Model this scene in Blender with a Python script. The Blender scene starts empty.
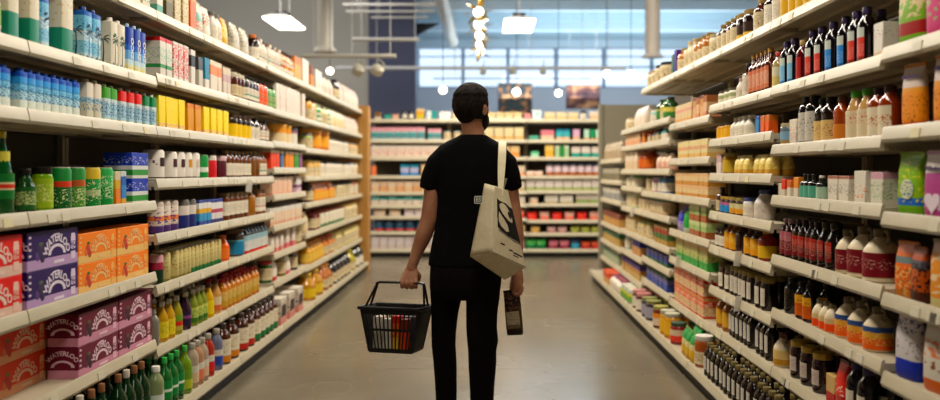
import bpy, math, random
from mathutils import Vector, Matrix, noise
random.seed(7)
PI = math.pi
SC = bpy.context.scene
COL = SC.collection
F = 880.0; VX = 487.0; VY = 171.0; EYE = 1.34     # focal length in px, vanishing point, eye height

def W(px, py, Y):
    return Vector(((px - VX) * Y / F, Y, EYE - (py - VY) * Y / F))

# ------------------------------------------------------------------ materials
def lin(h):
    h = h.lstrip('#')
    c = [int(h[i:i+2], 16) / 255 for i in (0, 2, 4)]
    return tuple(x / 12.92 if x <= .04045 else ((x + .055) / 1.055) ** 2.4 for x in c) + (1,)
_M = {}
def M(h, rough=.5, metal=0., trans=0., coat=0., emit=0., ior=1.45, bump=0., bscale=60):
    k = (h, rough, metal, trans, coat, emit, ior, bump, bscale)
    if k in _M: return _M[k]
    m = bpy.data.materials.new('mat_' + h.strip('#')); m.use_nodes = True
    nt = m.node_tree; b = nt.nodes['Principled BSDF']
    b.inputs['Base Color'].default_value = lin(h)
    b.inputs['Roughness'].default_value = rough
    b.inputs['Metallic'].default_value = metal
    b.inputs['Transmission Weight'].default_value = trans
    b.inputs['Coat Weight'].default_value = coat
    b.inputs['Coat Roughness'].default_value = .08
    b.inputs['IOR'].default_value = ior
    if emit:
        b.inputs['Emission Color'].default_value = lin(h)
        b.inputs['Emission Strength'].default_value = emit
    if bump:
        n = nt.nodes.new('ShaderNodeTexNoise'); n.inputs['Scale'].default_value = bscale; n.inputs['Detail'].default_value = 4
        tc = nt.nodes.new('ShaderNodeTexCoord'); nt.links.new(tc.outputs['Object'], n.inputs['Vector'])
        bp = nt.nodes.new('ShaderNodeBump'); bp.inputs['Strength'].default_value = bump; bp.inputs['Distance'].default_value = .01
        nt.links.new(n.outputs['Fac'], bp.inputs['Height']); nt.links.new(bp.outputs['Normal'], b.inputs['Normal'])
    _M[k] = m
    return m
def vivid(h):
    c = [int(h[i:i+2], 16)/255 for i in (1, 3, 5)]; m = .3*c[0] + .59*c[1] + .11*c[2]
    return '#' + ''.join('%02x' % round(255*max(0, min(1, m + (x - m)*1.22))**1.18) for x in c)
def GL(h, trans=.0, rough=.06):
    return M(vivid(h), rough, 0, trans, .6)
_P = {}
def PR(bands, *bl, rough=.42, coat=.04, axis='Z'):
    """printed wrapper: flat colour bands up the height plus blotches of print between two heights"""
    k = (tuple(bands), bl, rough, coat, axis)
    if k in _P: return _P[k]
    bands = [(z, vivid(c)) for z, c in bands]; bl = [(vivid(q[0]),) + q[1:] for q in bl]
    m = bpy.data.materials.new('print_' + str(len(_P))); m.use_nodes = True
    nt = m.node_tree; N = nt.nodes.new; L = nt.links.new
    b = nt.nodes['Principled BSDF']
    b.inputs['Roughness'].default_value = rough; b.inputs['Coat Weight'].default_value = coat; b.inputs['Specular IOR Level'].default_value = .3
    tc = N('ShaderNodeTexCoord'); sp = N('ShaderNodeSeparateXYZ'); L(tc.outputs['Generated'], sp.inputs[0])
    zz = sp.outputs[axis]
    if len(bands) > 1:
        cr = N('ShaderNodeValToRGB'); cr.color_ramp.interpolation = 'CONSTANT'
        e = cr.color_ramp.elements
        e[0].position = bands[0][0]; e[0].color = lin(bands[0][1])
        e[1].position = bands[1][0]; e[1].color = lin(bands[1][1])
        for z, c in bands[2:]:
            q = e.new(z); q.color = lin(c)
        L(zz, cr.inputs['Fac']); col = cr.outputs['Color']
    else:
        rg = N('ShaderNodeRGB'); rg.outputs[0].default_value = lin(bands[0][1]); col = rg.outputs[0]
    for i, (c, z0, z1, sc, th) in enumerate(bl):
        mp = N('ShaderNodeMapping'); L(tc.outputs['Generated'], mp.inputs['Vector'])
        mp.inputs['Scale'].default_value = (1, 1, 2.8); mp.inputs['Location'].default_value = (i * 3.1 + sc, sc * .37, i * 1.7)
        ns = N('ShaderNodeTexNoise'); ns.inputs['Scale'].default_value = sc*1.7; ns.inputs['Detail'].default_value = 2.5
        L(mp.outputs[0], ns.inputs['Vector'])
        def mt(op, a, v):
            q = N('ShaderNodeMath'); q.operation = op; L(a, q.inputs[0])
            if isinstance(v, float) or isinstance(v, int): q.inputs[1].default_value = v
            else: L(v, q.inputs[1])
            return q.outputs[0]
        f = mt('MULTIPLY', mt('MULTIPLY', mt('GREATER_THAN', ns.outputs['Fac'], th), mt('GREATER_THAN', zz, z0)), mt('LESS_THAN', zz, z1))
        mx = N('ShaderNodeMix'); mx.data_type = 'RGBA'
        L(f, mx.inputs['Factor']); L(col, mx.inputs['A']); mx.inputs['B'].default_value = lin(c)
        col = mx.outputs['Result']
    L(col, b.inputs['Base Color'])
    _P[k] = m
    return m
def noisy(name, c0, c1, scale, rough=.5, stretch=(1, 1, 1), bump=0., detail=5, lo=.35, hi=.65):
    m = bpy.data.materials.new(name); m.use_nodes = True
    nt = m.node_tree; N = nt.nodes.new; L = nt.links.new; b = nt.nodes['Principled BSDF']
    tc = N('ShaderNodeTexCoord'); mp = N('ShaderNodeMapping'); mp.inputs['Scale'].default_value = stretch
    L(tc.outputs['Object'], mp.inputs['Vector'])
    n = N('ShaderNodeTexNoise'); n.inputs['Scale'].default_value = scale; n.inputs['Detail'].default_value = detail
    L(mp.outputs[0], n.inputs['Vector'])
    cr = N('ShaderNodeValToRGB'); e = cr.color_ramp.elements
    e[0].position = lo; e[0].color = lin(c0); e[1].position = hi; e[1].color = lin(c1)
    L(n.outputs['Fac'], cr.inputs['Fac']); L(cr.outputs['Color'], b.inputs['Base Color'])
    b.inputs['Roughness'].default_value = rough
    if bump:
        bp = N('ShaderNodeBump'); bp.inputs['Strength'].default_value = bump; bp.inputs['Distance'].default_value = .01
        L(n.outputs['Fac'], bp.inputs['Height']); L(bp.outputs['Normal'], b.inputs['Normal'])
    return m

# ------------------------------------------------------------------ mesh building
class G:
    def __init__(s): s.v = []; s.f = []; s.mi = []; s.m = []
    def slot(s, mat):
        if mat not in s.m: s.m.append(mat)
        return s.m.index(mat)
    def add(s, vs, fs, mat):
        o = len(s.v); i = s.slot(mat)
        s.v += [tuple(v) for v in vs]; s.f += [tuple(o + k for k in f) for f in fs]; s.mi += [i] * len(fs)
        return s
    def box(s, x0, x1, y0, y1, z0, z1, mat):
        vs = [(x, y, z) for z in (z0, z1) for y in (y0, y1) for x in (x0, x1)]
        return s.add(vs, [(0, 2, 3, 1), (4, 5, 7, 6), (0, 1, 5, 4), (2, 6, 7, 3), (0, 4, 6, 2), (1, 3, 7, 5)], mat)
    def rings(s, rings, mat, cap0=True, cap1=True, flip=False):
        n = len(rings[0]); vs = [p for r in rings for p in r]; fs = []
        for k in range(len(rings) - 1):
            for i in range(n):
                j = (i + 1) % n
                fs.append((k*n+i, k*n+j, (k+1)*n+j, (k+1)*n+i))
        if cap0: fs.append(tuple(range(n - 1, -1, -1)))
        if cap1: fs.append(tuple((len(rings)-1)*n + i for i in range(n)))
        if flip: fs = [f[::-1] for f in fs]
        return s.add(vs, fs, mat)
    def lathe(s, prof, mat, seg=18, cx=0, cy=0, cap0=True, cap1=True):
        return s.rings([[(cx + r*math.cos(2*PI*i/seg), cy + r*math.sin(2*PI*i/seg), z) for i in range(seg)] for r, z in prof], mat, cap0, cap1)
    def arc(s, r, z0, z1, a0, a1, mat, seg=10):
        """a label wrapped round the front of a bottle, a thin closed shell"""
        vs = []; fs = []
        for i in range(seg + 1):
            a = -PI/2 + a0 + (a1 - a0) * i / seg
            c, sn = math.cos(a), math.sin(a)
            for rr in (r, r - .0015):
                vs += [(rr*c, rr*sn, z0), (rr*c, rr*sn, z1)]
        for i in range(seg):
            b = 4*i; n = b + 4
            fs += [(b, n, n+1, b+1), (b+2, b+3, n+3, n+2), (b+1, n+1, n+3, b+3), (b, b+2, n+2, n)]
        fs += [(0, 1, 3, 2), (4*seg, 4*seg+2, 4*seg+3, 4*seg+1)]
        return s.add(vs, fs, mat)
    def tube(s, path, r, mat, seg=8, closed=False):
        pts = [Vector(p) for p in path]; rr = r if isinstance(r, (list, tuple)) else [r]*len(pts)
        rings = []; up = None; n = len(pts)
        for i, p in enumerate(pts):
            if closed: t = (pts[(i+1) % n] - pts[i-1]).normalized()
            else: t = (pts[min(i+1, n-1)] - pts[max(i-1, 0)]).normalized()
            if up is None:
                up = Vector((0, 0, 1)) if abs(t.z) < .9 else Vector((1, 0, 0))
            a = t.cross(up).normalized(); up = a.cross(t).normalized()
            rings.append([p + (a*math.cos(2*PI*k/seg) + up*math.sin(2*PI*k/seg))*rr[i] for k in range(seg)])
        if closed:
            m = seg; vs = [q for g in rings for q in g]; fs = []
            for k in range(n):
                k2 = (k+1) % n
                for i in range(m):
                    j = (i+1) % m
                    fs.append((k*m+i, k2*m+i, k2*m+j, k*m+j)[::-1])
            return s.add(vs, fs, mat)
        return s.rings(rings, mat)
    def rbox(s, w, d, h, r, mat, x=0, y=0, z=0, c=2):
        def outline(ins, zz):
            o = []
            for sx, sy, a0 in ((1, 1, 0), (-1, 1, PI/2), (-1, -1, PI), (1, -1, 3*PI/2)):
                for i in range(c + 1):
                    a = a0 + PI/2*i/c
                    o.append((x + sx*(w/2 - r) + (r - ins)*math.cos(a), y + sy*(d/2 - r) + (r - ins)*math.sin(a), z + zz))
            return o
        q = min(r*.5, .004)
        return s.rings([outline(q, 0), outline(0, q), outline(0, h - q), outline(q, h)], mat)
    def sphere(s, c, rx, ry, rz, mat, seg=16, rg=10):
        c = Vector(c); rings = []
        for k in range(1, rg):
            t = -PI/2 + PI*k/rg
            rings.append([(c.x + rx*math.cos(t)*math.cos(2*PI*i/seg), c.y + ry*math.cos(t)*math.sin(2*PI*i/seg), c.z + rz*math.sin(t)) for i in range(seg)])
        return s.rings(rings, mat)
    def mesh(s, name, smooth=40):
        me = bpy.data.meshes.new(name); me.from_pydata(s.v, [], s.f)
        for m in s.m: me.materials.append(m)
        me.polygons.foreach_set('material_index', s.mi)
        if smooth:
            me.polygons.foreach_set('use_smooth', [True]*len(s.f)); me.update()
            me.set_sharp_from_angle(angle=math.radians(smooth))
        me.update()
        return me
    def obj(s, name, parent=None, smooth=40, loc=None):
        o = bpy.data.objects.new(name, s.mesh(name, smooth)); COL.objects.link(o)
        if parent: o.parent = parent
        if loc is not None: o.location = loc
        return o
def tag(o, label=None, cat=None, group=None, kind=None):
    if label: o['label'] = label
    if cat: o['category'] = cat
    if group: o['group'] = group
    if kind: o['kind'] = kind
    return o
def thing(name, label, cat, loc=(0, 0, 0), rz=0, group=None):
    o = bpy.data.objects.new(name, None); COL.objects.link(o); o.empty_display_size = .05
    o.location = loc; o.rotation_euler = (0, 0, rz)
    return tag(o, label, cat, group)
def text_mesh(txt, size, mat, bold=.012, depth=.0006, arc=0., name='lettering', shear=0.):
    cu = bpy.data.curves.new('t', 'FONT'); cu.body = txt; cu.size = size; cu.align_x = 'CENTER'; cu.align_y = 'CENTER'
    cu.offset = bold*size; cu.extrude = depth; cu.resolution_u = 2; cu.shear = shear
    o = bpy.data.objects.new('t', cu); COL.objects.link(o)
    dg = bpy.context.evaluated_depsgraph_get()
    me = bpy.data.meshes.new_from_object(o.evaluated_get(dg))
    bpy.data.objects.remove(o); bpy.data.curves.remove(cu)
    # into the x-z plane facing -y, optionally bent over an arch
    for v in me.vertices:
        x, y, z = v.co
        if arc:
            R = arc; a = x / R
            x, y = (R + y)*math.sin(a), (R + y)*math.cos(a) - R
        v.co = (x, -z, y)
    me.materials.clear(); me.materials.append(mat); me.name = name
    return me
def link(name, me, parent=None, loc=None, rot=None):
    o = bpy.data.objects.new(name, me); COL.objects.link(o)
    if parent: o.parent = parent
    if loc is not None: o.location = loc
    if rot is not None: o.rotation_euler = rot
    return o

# ------------------------------------------------------------------ camera
cam = bpy.data.cameras.new('camera'); co = bpy.data.objects.new('camera', cam); COL.objects.link(co)
co.location = (0, 0, EYE); co.rotation_euler = (PI/2, 0, 0)
cam.sensor_width = 36; cam.lens = 36*F/940
cam.shift_x = (470 - VX)/940; cam.shift_y = -(200 - VY)/940
cam.clip_start = .05; cam.clip_end = 200
cam.dof.use_dof = True; cam.dof.focus_distance = 4.25; cam.dof.aperture_fstop = 1.35
SC.camera = co
vs = SC.view_settings
vs.view_transform = 'Standard'; vs.look = 'None'; vs.gamma = 1; vs.use_curve_mapping = False
vs.exposure = 0.38

# ------------------------------------------------------------------ room shell
HC = 5.0; YB = 26.0
floor_m = noisy('polished_concrete', '#625a4a', '#776d59', .8, .22, (1, 1, 1), 0, 3, .3, .7)
def floor_nodes(m):
    nt = m.node_tree; N = nt.nodes.new; L = nt.links.new; b = nt.nodes['Principled BSDF']
    src = b.inputs['Base Color'].links[0].from_socket
    tc = N('ShaderNodeTexCoord'); sp = N('ShaderNodeSeparateXYZ'); L(tc.outputs['Object'], sp.inputs[0])
    fac = None
    for ax, off, per in (('Y', 5.95, 3.66), ('X', 3.3, 5.2)):       # saw-cut joints in the slab
        a = N('ShaderNodeMath'); a.operation = 'SUBTRACT'; L(sp.outputs[ax], a.inputs[0]); a.inputs[1].default_value = off - per*20
        q = N('ShaderNodeMath'); q.operation = 'MODULO'; L(a.outputs[0], q.inputs[0]); q.inputs[1].default_value = per
        w = N('ShaderNodeMath'); w.operation = 'LESS_THAN'; L(q.outputs[0], w.inputs[0]); w.inputs[1].default_value = .012
        fac = w.outputs[0] if fac is None else fac
        if fac is not w.outputs[0]:
            mxx = N('ShaderNodeMath'); mxx.operation = 'MAXIMUM'; L(fac, mxx.inputs[0]); L(w.outputs[0], mxx.inputs[1]); fac = mxx.outputs[0]
    mx = N('ShaderNodeMix'); mx.data_type = 'RGBA'; L(fac, mx.inputs['Factor']); L(src, mx.inputs['A']); mx.inputs['B'].default_value = lin('#55503f')
    L(mx.outputs['Result'], b.inputs['Base Color'])
    n2 = N('ShaderNodeTexNoise'); n2.inputs['Scale'].default_value = 1.5; n2.inputs['Detail'].default_value = 1; L(tc.outputs['Object'], n2.inputs['Vector'])
    mr = N('ShaderNodeMapRange'); L(n2.outputs['Fac'], mr.inputs['Value']); mr.inputs['To Min'].default_value = .16; mr.inputs['To Max'].default_value = .34
    L(mr.outputs[0], b.inputs['Roughness'])
floor_nodes(floor_m)
tag(G().box(-9, 9, -3, YB + .3, -.1, 0, floor_m).obj('floor'), kind='structure')
ceil_m = M('#93a9b4', .5)
tag(G().box(-9, 9, -3, YB + .3, HC, HC + .15, ceil_m).obj('ceiling'), kind='structure')
grey_m = M('#9a9791', .8)
navy_m = M('#42465f', .75)
white_m = M('#c9cdd6', .7)
tag(G().box(-9.2, -9, -3, YB + .3, 0, HC, grey_m).obj('wall_left'), kind='structure')
tag(G().box(9, 9.2, -3, YB + .3, 0, HC, white_m).obj('wall_right'), kind='structure')
tag(G().box(-9, 9, -3.2, -3, 0, HC, grey_m).obj('wall_front'), kind='structure')
YG = 17.6
xa = (369 - VX)*YG/F; xb = (415 - VX)*YG/F
tag(G().box(-9, xa, YG, YG + .25, 0, HC, grey_m).obj('wall_grey'), kind='structure')
tag(G().box(xa, xb, YG - .06, YG + .3, 0, HC, navy_m).obj('wall_navy'), kind='structure')
XW = -2.05
tag(G().box(XW - .12, XW, YG + .25, YB, 0, HC, M('#b9c6d6', .6)).obj('wall_return'), kind='structure')
# back wall with its clerestory windows
ZW0 = EYE + (171 - 88)*YB/F; ZW1 = EYE + (171 - 47)*YB/F
back = G().box(XW - .1, 9, YB, YB + .2, 0, ZW0, white_m).box(XW - .1, 9, YB, YB + .2, ZW1 - .02, HC, white_m)
tag(back.obj('wall_back'), kind='structure')
frame_m = M('#8fa3b8', .45)
pane_m = bpy.data.materials.new('window_glass'); pane_m.use_nodes = True
_nt = pane_m.node_tree
for _n in list(_nt.nodes): _nt.nodes.remove(_n)
_o = _nt.nodes.new('ShaderNodeOutputMaterial'); _t = _nt.nodes.new('ShaderNodeBsdfTransparent'); _g = _nt.nodes.new('ShaderNodeBsdfGlossy'); _x = _nt.nodes.new('ShaderNodeMixShader')
_t.inputs['Color'].default_value = (.93, .96, 1, 1); _g.inputs['Roughness'].default_value = .03; _x.inputs[0].default_value = .06
_nt.links.new(_t.outputs[0], _x.inputs[1]); _nt.links.new(_g.outputs[0], _x.inputs[2]); _nt.links.new(_x.outputs[0], _o.inputs[0])
edges = [XW, (463 - VX)*YB/F, (508 - VX)*YB/F, (556 - VX)*YB/F, (604 - VX)*YB/F, (652 - VX)*YB/F, (700 - VX)*YB/F, (750 - VX)*YB/F, 9.0]
for i in range(len(edges) - 1):
    x0, x1 = edges[i], edges[i+1]
    w = thing('window_%d' % (i + 1), None, None, ((x0 + x1)/2, YB, ZW0)); w['kind'] = 'structure'
    hw = (x1 - x0)/2; hh = ZW1 - ZW0
    fr = G()
    for a, b_ in ((-hw, -hw + .05), (hw - .05, hw)): fr.box(a, b_, .02, .14, 0, hh, frame_m)
    for a, b_ in ((0, .05), (hh - .05, hh), (hh*.5, hh*.5 + .045), (hh*.76, hh*.76 + .03)): fr.box(-hw, hw, .02, .14, a, b_, frame_m)
    fr.obj('window_frame', w)
    G().box(-hw + .04, hw - .04, .07, .08, .04, hh - .04, pane_m).obj('pane', w)
# roof beams, coloured paler for light reflected in stripes, and the corrugated deck between
beam_lit_m = M('#b7c8d3', .5)
for i, y in enumerate((18.6, 21.3, 24.2)):
    tag(G().box(XW, 9, y, y + .16, HC - .26, HC, beam_lit_m).obj('beam_%d' % (i+1)), kind='structure')
deck = G()
for k in range(30):
    y = 17.95 + k*.27
    deck.box(XW, 9, y, y + .12, HC - .05, HC, ceil_m)
tag(deck.obj('ceiling_deck'), kind='structure')

# ------------------------------------------------------------------ world and lights
wd = bpy.data.worlds.new('sky'); SC.world = wd; wd.use_nodes = True
bg = wd.node_tree.nodes['Background']; bg.inputs['Color'].default_value = (.72, .86, 1, 1); bg.inputs['Strength'].default_value = 1.25
def area(name, loc, sx, sy, e, col=(1, .9, .76), rot=(0, 0, 0)):
    l = bpy.data.lights.new(name, 'AREA'); l.shape = 'RECTANGLE'; l.size = sx; l.size_y = sy; l.energy = e; l.color = col
    o = bpy.data.objects.new(name, l); COL.objects.link(o); o.location = loc; o.rotation_euler = rot
    return o
for y, e in ((-.6, 18), (2.6, 55), (5.8, 85), (9.0, 102), (12.2, 98)):
    area('aisle_light', (-.1, y, 3.9), .55, 2.2, e)
area('hall_fill', (3, 20.5, 3.0), 6, 4, 330, (.75, .9, 1), (PI, 0, 0))  # upward fill added to brighten the roof, no lamp stands there
area('hall_fill', (3, 21, 4.6), 5, 3, 200, (.85, .93, 1))  # second added fill, helps out the window light in the hall
area('wall_fill', (-4.2, 14.2, 4.6), 5, 1, 75, (1, .96, .9), (math.radians(50), 0, 0))  # fill added to lift the grey wall, no fixture modelled
area('wall_fill', (2.6, 12.2, 4.7), 4, 1, 110, (1, .95, .88), (math.radians(60), 0, 0))  # fill added so the duct before the windows is not left backlit
area('side_fill', (-5, 11, 4.7), 2, 6, 120, (1, .93, .82))  # added fill for the wall side, without a fixture
area('side_fill', (5, 9, 4.7), 2, 6, 100, (1, .93, .82))  # its added counterpart across the aisle
# ------------------------------------------------------------------ shelving
XL, XR = -1.68, 1.41
steel_m = M('#b9ac93', .45)
rail_m = noisy('price_rail', '#b4a98d', '#c4b99d', 14, .4, (.2, .2, 1))
back_m = M('#4a4338', .75)
kick_m = M('#17140f', .6)
tagw_m = M('#cdc5ae', .5); tagy_m = M('#d6caa0', .5)
wood_m = noisy('pale_wood', '#a8742f', '#c08d45', 3.0, .45, (6, 6, .6), .08)
greyend_m = M('#8d8672', .55)
def shelf_mesh(L, d, rail=.05):
    """one shelf: slab with folded ribs beneath; local x runs along the aisle, front towards -y"""
    g = G().box(-L/2 + .003, L/2 - .003, .012, d, -.028, 0, steel_m)
    for q in (.32, .62, .9): g.box(-L/2 + .01, L/2 - .01, d*q - .02, d*q, -.043, -.028, steel_m)
    for sx in (-1, 1):
        x = sx*(L/2 - .012)
        g.add([(x - .004, .03, -.028), (x + .004, .03, -.028), (x - .004, d, -.028), (x + .004, d, -.028), (x - .004, d, -.05), (x + .004, d, -.05), (x - .004, .03, -.045), (x + .004, .03, -.045)],
              [(0, 1, 3, 2), (2, 3, 5, 4), (4, 5, 7, 6), (6, 7, 1, 0), (0, 2, 4, 6), (1, 7, 5, 3)], steel_m)
    return g.mesh('shelf', 30)
def rail_mesh(L, h=.045):
    g = G()
    a = L/2 - .004
    pr = [(-.002, -h), (.012, -h), (.012, .012), (.004, .012), (.0, .004), (-.008, -h + .012)]
    n = len(pr); vs = [(sx, y, z) for sx in (-a, a) for y, z in pr]
    fs = [(i, (i+1) % n, n + (i+1) % n, n + i) for i in range(n)] + [tuple(range(n-1, -1, -1)), tuple(range(n, 2*n))]
    g.add(vs, fs, rail_m)
    return g.mesh('price_rail', 30)
_sh = {}
def bay(side, y0, y1, levels, label, top=None, depth=.46, base=True, recess=0., height=2.1, basefront=None):
    """one 4 ft run of gondola; levels = heights of the rail tops"""
    L = y1 - y0; yc = (y0 + y1)/2
    X = (XL if side == 'L' else XR)
    sgn = -1 if side == 'L' else 1
    rz = PI/2 if side == 'L' else -PI/2
    t = thing('shelving_bay', label, 'shelving', (X, yc, 0), rz, 'gondola shelving bays')
    D = depth + .03
    G().box(-L/2 + .002, L/2 - .002, D, D + .03, .1, height, back_m).obj('back_panel', t, 0)
    for sx in (-1, 1):
        G().box(sx*(L/2 - .018) - .014, sx*(L/2 - .018) + .014, D - .03, D, .1, height, steel_m).obj('upright', t, 0)
    if base:
        bf = -(abs(X) - (1.60 if side == 'L' else 1.27)) if basefront is None else basefront
        G().box(-L/2 + .002, L/2 - .002, bf, D, .075, .118, steel_m).obj('base_deck', t, 0)
        G().box(-L/2 + .002, L/2 - .002, bf + .035, D, 0, .075, kick_m).obj('kick_plate', t, 0)
        lo = link('base_rail', shm('b', L), t, (0, bf - .001, .12))
    for z in levels:
        k = (round(L, 3), depth)
        if k not in _sh: _sh[k] = (shelf_mesh(L, depth), rail_mesh(L))
        s = link('shelf', _sh[k][0], t, (0, recess, z - .012))
        r = link('price_rail', _sh[k][1], s)
        for q in range(3 if yc < 7 else 1):
            x = random.uniform(-L*.4, L*.4)
            link('price_tag', tagm(random.random() < .12), s, (x, -.0052, -.02), (-.17, 0, 0))
    return t
_tg = {}
def tagm(y):
    if y not in _tg: _tg[y] = G().box(-.03, .03, -.0025, .0, -.016, .016, tagy_m if y else tagw_m).mesh('price_tag', 0)
    return _tg[y]
def shm(k, L):
    k = (k, round(L, 3))
    if k not in _sh: _sh[k] = rail_mesh(L, .044)
    return _sh[k]
YLb = [2.0, 3.22, 4.47, 5.71, 6.93, 8.15, 9.37, 10.6, 11.83]
LV = {'A': [2.16, 1.82, 1.57, 1.19, .83, .485], 'C': [2.16, 1.84, 1.57, 1.30, 1.02, .757, .44],
      'E': [2.16, 1.835, 1.58, 1.37, 1.155, .91, .69, .465], 'F': [2.16, 1.835, 1.56, 1.297, 1.045, .76, .45]}
for i, k in enumerate('AACCEFFF'):
    bay('L', YLb[i], YLb[i+1], LV[k], 'cream steel shelving bay %s from the near end on the basket side of the aisle' % ['first', 'second', 'third', 'fourth', 'fifth', 'sixth', 'seventh', 'last'][i])
YRb = [1.9, 3.14, 4.36, 5.58, 6.80, 8.02, 9.24]
RV = [[2.085, 1.78, 1.497, 1.197, .91, .63, .375], [2.085, 1.76, 1.47, 1.222, .93, .665, .375], [2.085, 1.755, 1.54, 1.327, 1.09, .877, .62, .375],
      [2.085, 1.70, 1.435, 1.165, .90, .69, .365], [2.085, 1.765, 1.595, 1.36, 1.165, .985, .745, .575, .38], [1.765, 1.595, 1.36, 1.19, .985, .745, .54, .31]]
for i in range(6):
    bay('R', YRb[i], YRb[i+1], RV[i], 'cream steel shelving bay %s from the near end on the tote bag side' % ['first', 'second', 'third', 'fourth', 'fifth', 'sixth'][i])
bay('R', 9.24, 10.9, [1.48, 1.24, 1.02, .73, .52, .31], 'narrow cream shelving bay at the far grey end of the tote bag side', height=1.7)
# end panels
ep = G().box(-2.2, -1.60, 11.85, 12.02, 0, 2.22, wood_m).box(-2.2, -1.63, 12.02, 12.3, 0, 2.2, wood_m)
tag(ep.obj('end_panel', None, 0), 'pale wooden end panel closing the basket side shelving', 'panel')
ge = G().box(1.395, 1.44, 10.94, 11.04, 0, 2.17, greyend_m).box(1.44, 2.6, 10.96, 11.02, 0, 2.165, greyend_m)
tag(ge.obj('end_panel', None, 0), 'grey painted end panel closing the tote bag side shelving', 'panel')
# shelving across the end of the aisle
YK = 13.63
BV = [[2.145, 1.828, 1.557, 1.27, 1.018, .815, .645, .405], [2.145, 1.828, 1.557, 1.27, 1.03, .83, .61, .39], [2.145, 1.828, 1.557, 1.27, 1.04, .84, .585, .385]]
for i, xc in enumerate((-1.21, .01, 1.23)):
    L = 1.22
    t = thing('shelving_bay', ['cream shelving bay facing the aisle end beside the wooden panel', 'cream shelving bay facing the aisle end, behind the man', 'cream shelving bay facing the aisle end beside the grey panel'][i], 'shelving', (xc, YK, 0), 0, 'end aisle shelving bays')
    G().box(-L/2, L/2, .45, .48, .1, 2.14, back_m).obj('back_panel', t, 0)
    for sx in (-1, 1):
        G().box(sx*(L/2 - .016) - .014, sx*(L/2 - .016) + .014, .42, .45, .1, 2.14, steel_m).obj('upright', t, 0)
    G().box(-L/2, L/2, 0, .45, .075, .118, steel_m).obj('base_deck', t, 0)
    G().box(-L/2, L/2, .04, .45, 0, .075, kick_m).obj('kick_plate', t, 0)
    link('base_rail', shm('b', L), t, (0, 0, .122))
    for z in BV[i]:
        k = (L, 'b')
        if k not in _sh: _sh[k] = (shelf_mesh(L, .42), rail_mesh(L))
        s = link('shelf', _sh[k][0], t, (0, 0, z - .012)); link('price_rail', _sh[k][1], s)
# ------------------------------------------------------------------ products
SILV = M('#c9c6bf', .25, 1); GOLD = M('#b8963f', .35, .6); BLK = M('#15130f', .4); WHT = M('#e9e4d8', .45)
GRN = M('#2fa32c', .4); RED = M('#b51f1a', .4); CRM = M('#d9cdb4', .45); PURP = M('#33254f', .4); CORK = M('#c89a4d', .6); GREY = M('#77736b', .5); BRN = M('#5a2a12', .4); BLU = M('#233f8c', .4); TEAL = M('#1f8a86', .4); TAN = M('#b39a72', .5)
STY = {
 'wine': ([(.92, 0), (1, .015), (1, .60), (.85, .68), (.42, .78), (.33, .82), (.31, .93)], (.36, .88, 1)),
 'slim': ([(.95, 0), (1, .015), (1, .64), (.9, .69), (.45, .76), (.38, .94)], (.46, .90, 1)),
 'flask': ([(.95, 0), (1, .02), (1, .66), (.9, .74), (.55, .83), (.45, .87), (.45, .91)], (.52, .88, 1)),
 'juice': ([(.95, 0), (1, .03), (1, .54), (.93, .62), (.62, .77), (.5, .84), (.48, .9)], (.56, .87, 1)),
 'perrier': ([(.9, 0), (1, .03), (1, .3), (.94, .45), (.72, .62), (.46, .78), (.36, .86), (.36, .95)], (.42, .92, 1)),
 'pet': ([(.85, 0), (1, .04), (1, .25), (.95, .28), (1, .31), (1, .6), (.8, .75), (.42, .87), (.38, .93)], (.42, .9, 1)),
 'jar': ([(.95, 0), (1, .03), (1, .76), (.92, .83), (.86, .86)], (.93, .84, 1)),
 'tub': ([(.94, 0), (1, .03), (1, .84)], (1.04, .83, 1)),
 'tall': ([(.95, 0), (1, .02), (1, .74), (.8, .84), (.5, .88), (.5, .92)], (.56, .88, 1)),
}
_I = {}
class Item:
    def __init__(s, name, cat, w, d, h, parts): s.name = name; s.cat = cat; s.w = w; s.d = d; s.h = h; s.parts = parts; s._one = None
    def one(s):
        if s._one is None:
            g = G(); sm = []
            for nm, me in s.parts:
                o = len(g.v); g.v += [tuple(v.co) for v in me.vertices]
                for p in me.polygons:
                    g.f.append(tuple(o + k for k in p.vertices)); g.mi.append(g.slot(me.materials[p.material_index]))
            s._one = g.mesh(s.name)
        return s._one
def cached(fn):
    def w(*a, **k):
        key = (fn.__name__, a, tuple(sorted(k.items())))
        if key not in _I: _I[key] = fn(*a, **k)
        return _I[key]
    return w
@cached
def bottle(r, h, sty, liq, cap, lab=None, lz=(.15, .55), la=3.14159, name='glass_bottle', cat='bottle', seg=16, neck=None, lab2=None, lz2=None):
    prof, (cr, c0, c1) = STY[sty]
    ps = [('bottle_body' if 'jar' not in name and 'tub' not in name else 'jar_body', G().lathe([(r*a, h*b) for a, b in prof], liq, seg).mesh('body'))]
    q = min(.002, h*.01)
    ps.append(('lid' if sty in ('jar', 'tub') else 'cap', G().lathe([(r*cr*.98, h*c0), (r*cr, h*c0 + q), (r*cr, h*c1 - q), (r*cr*.92, h*c1)], cap, seg).mesh('cap')))
    if lab: ps.append(('label', G().arc(r*1.012 + .0008, h*lz[0], h*lz[1], -la, la, lab, 14).mesh('label')))
    if lab2: ps.append(('neck_label', G().arc(r*neck + .001, h*lz2[0], h*lz2[1], -3.1, 3.1, lab2, 12).mesh('neck_label')))
    if name == 'glass_bottle': name = KIND.get(sty, name)
    return Item(name, cat, 2*r, 2*r, h, ps)
def jar(r, h, liq, cap, lab=None, lz=(.14, .68), la=3.14159, sty='jar', **k):
    return bottle(r, h, sty, liq, cap, lab, lz, la, 'jar', 'jar', **k)
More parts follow.
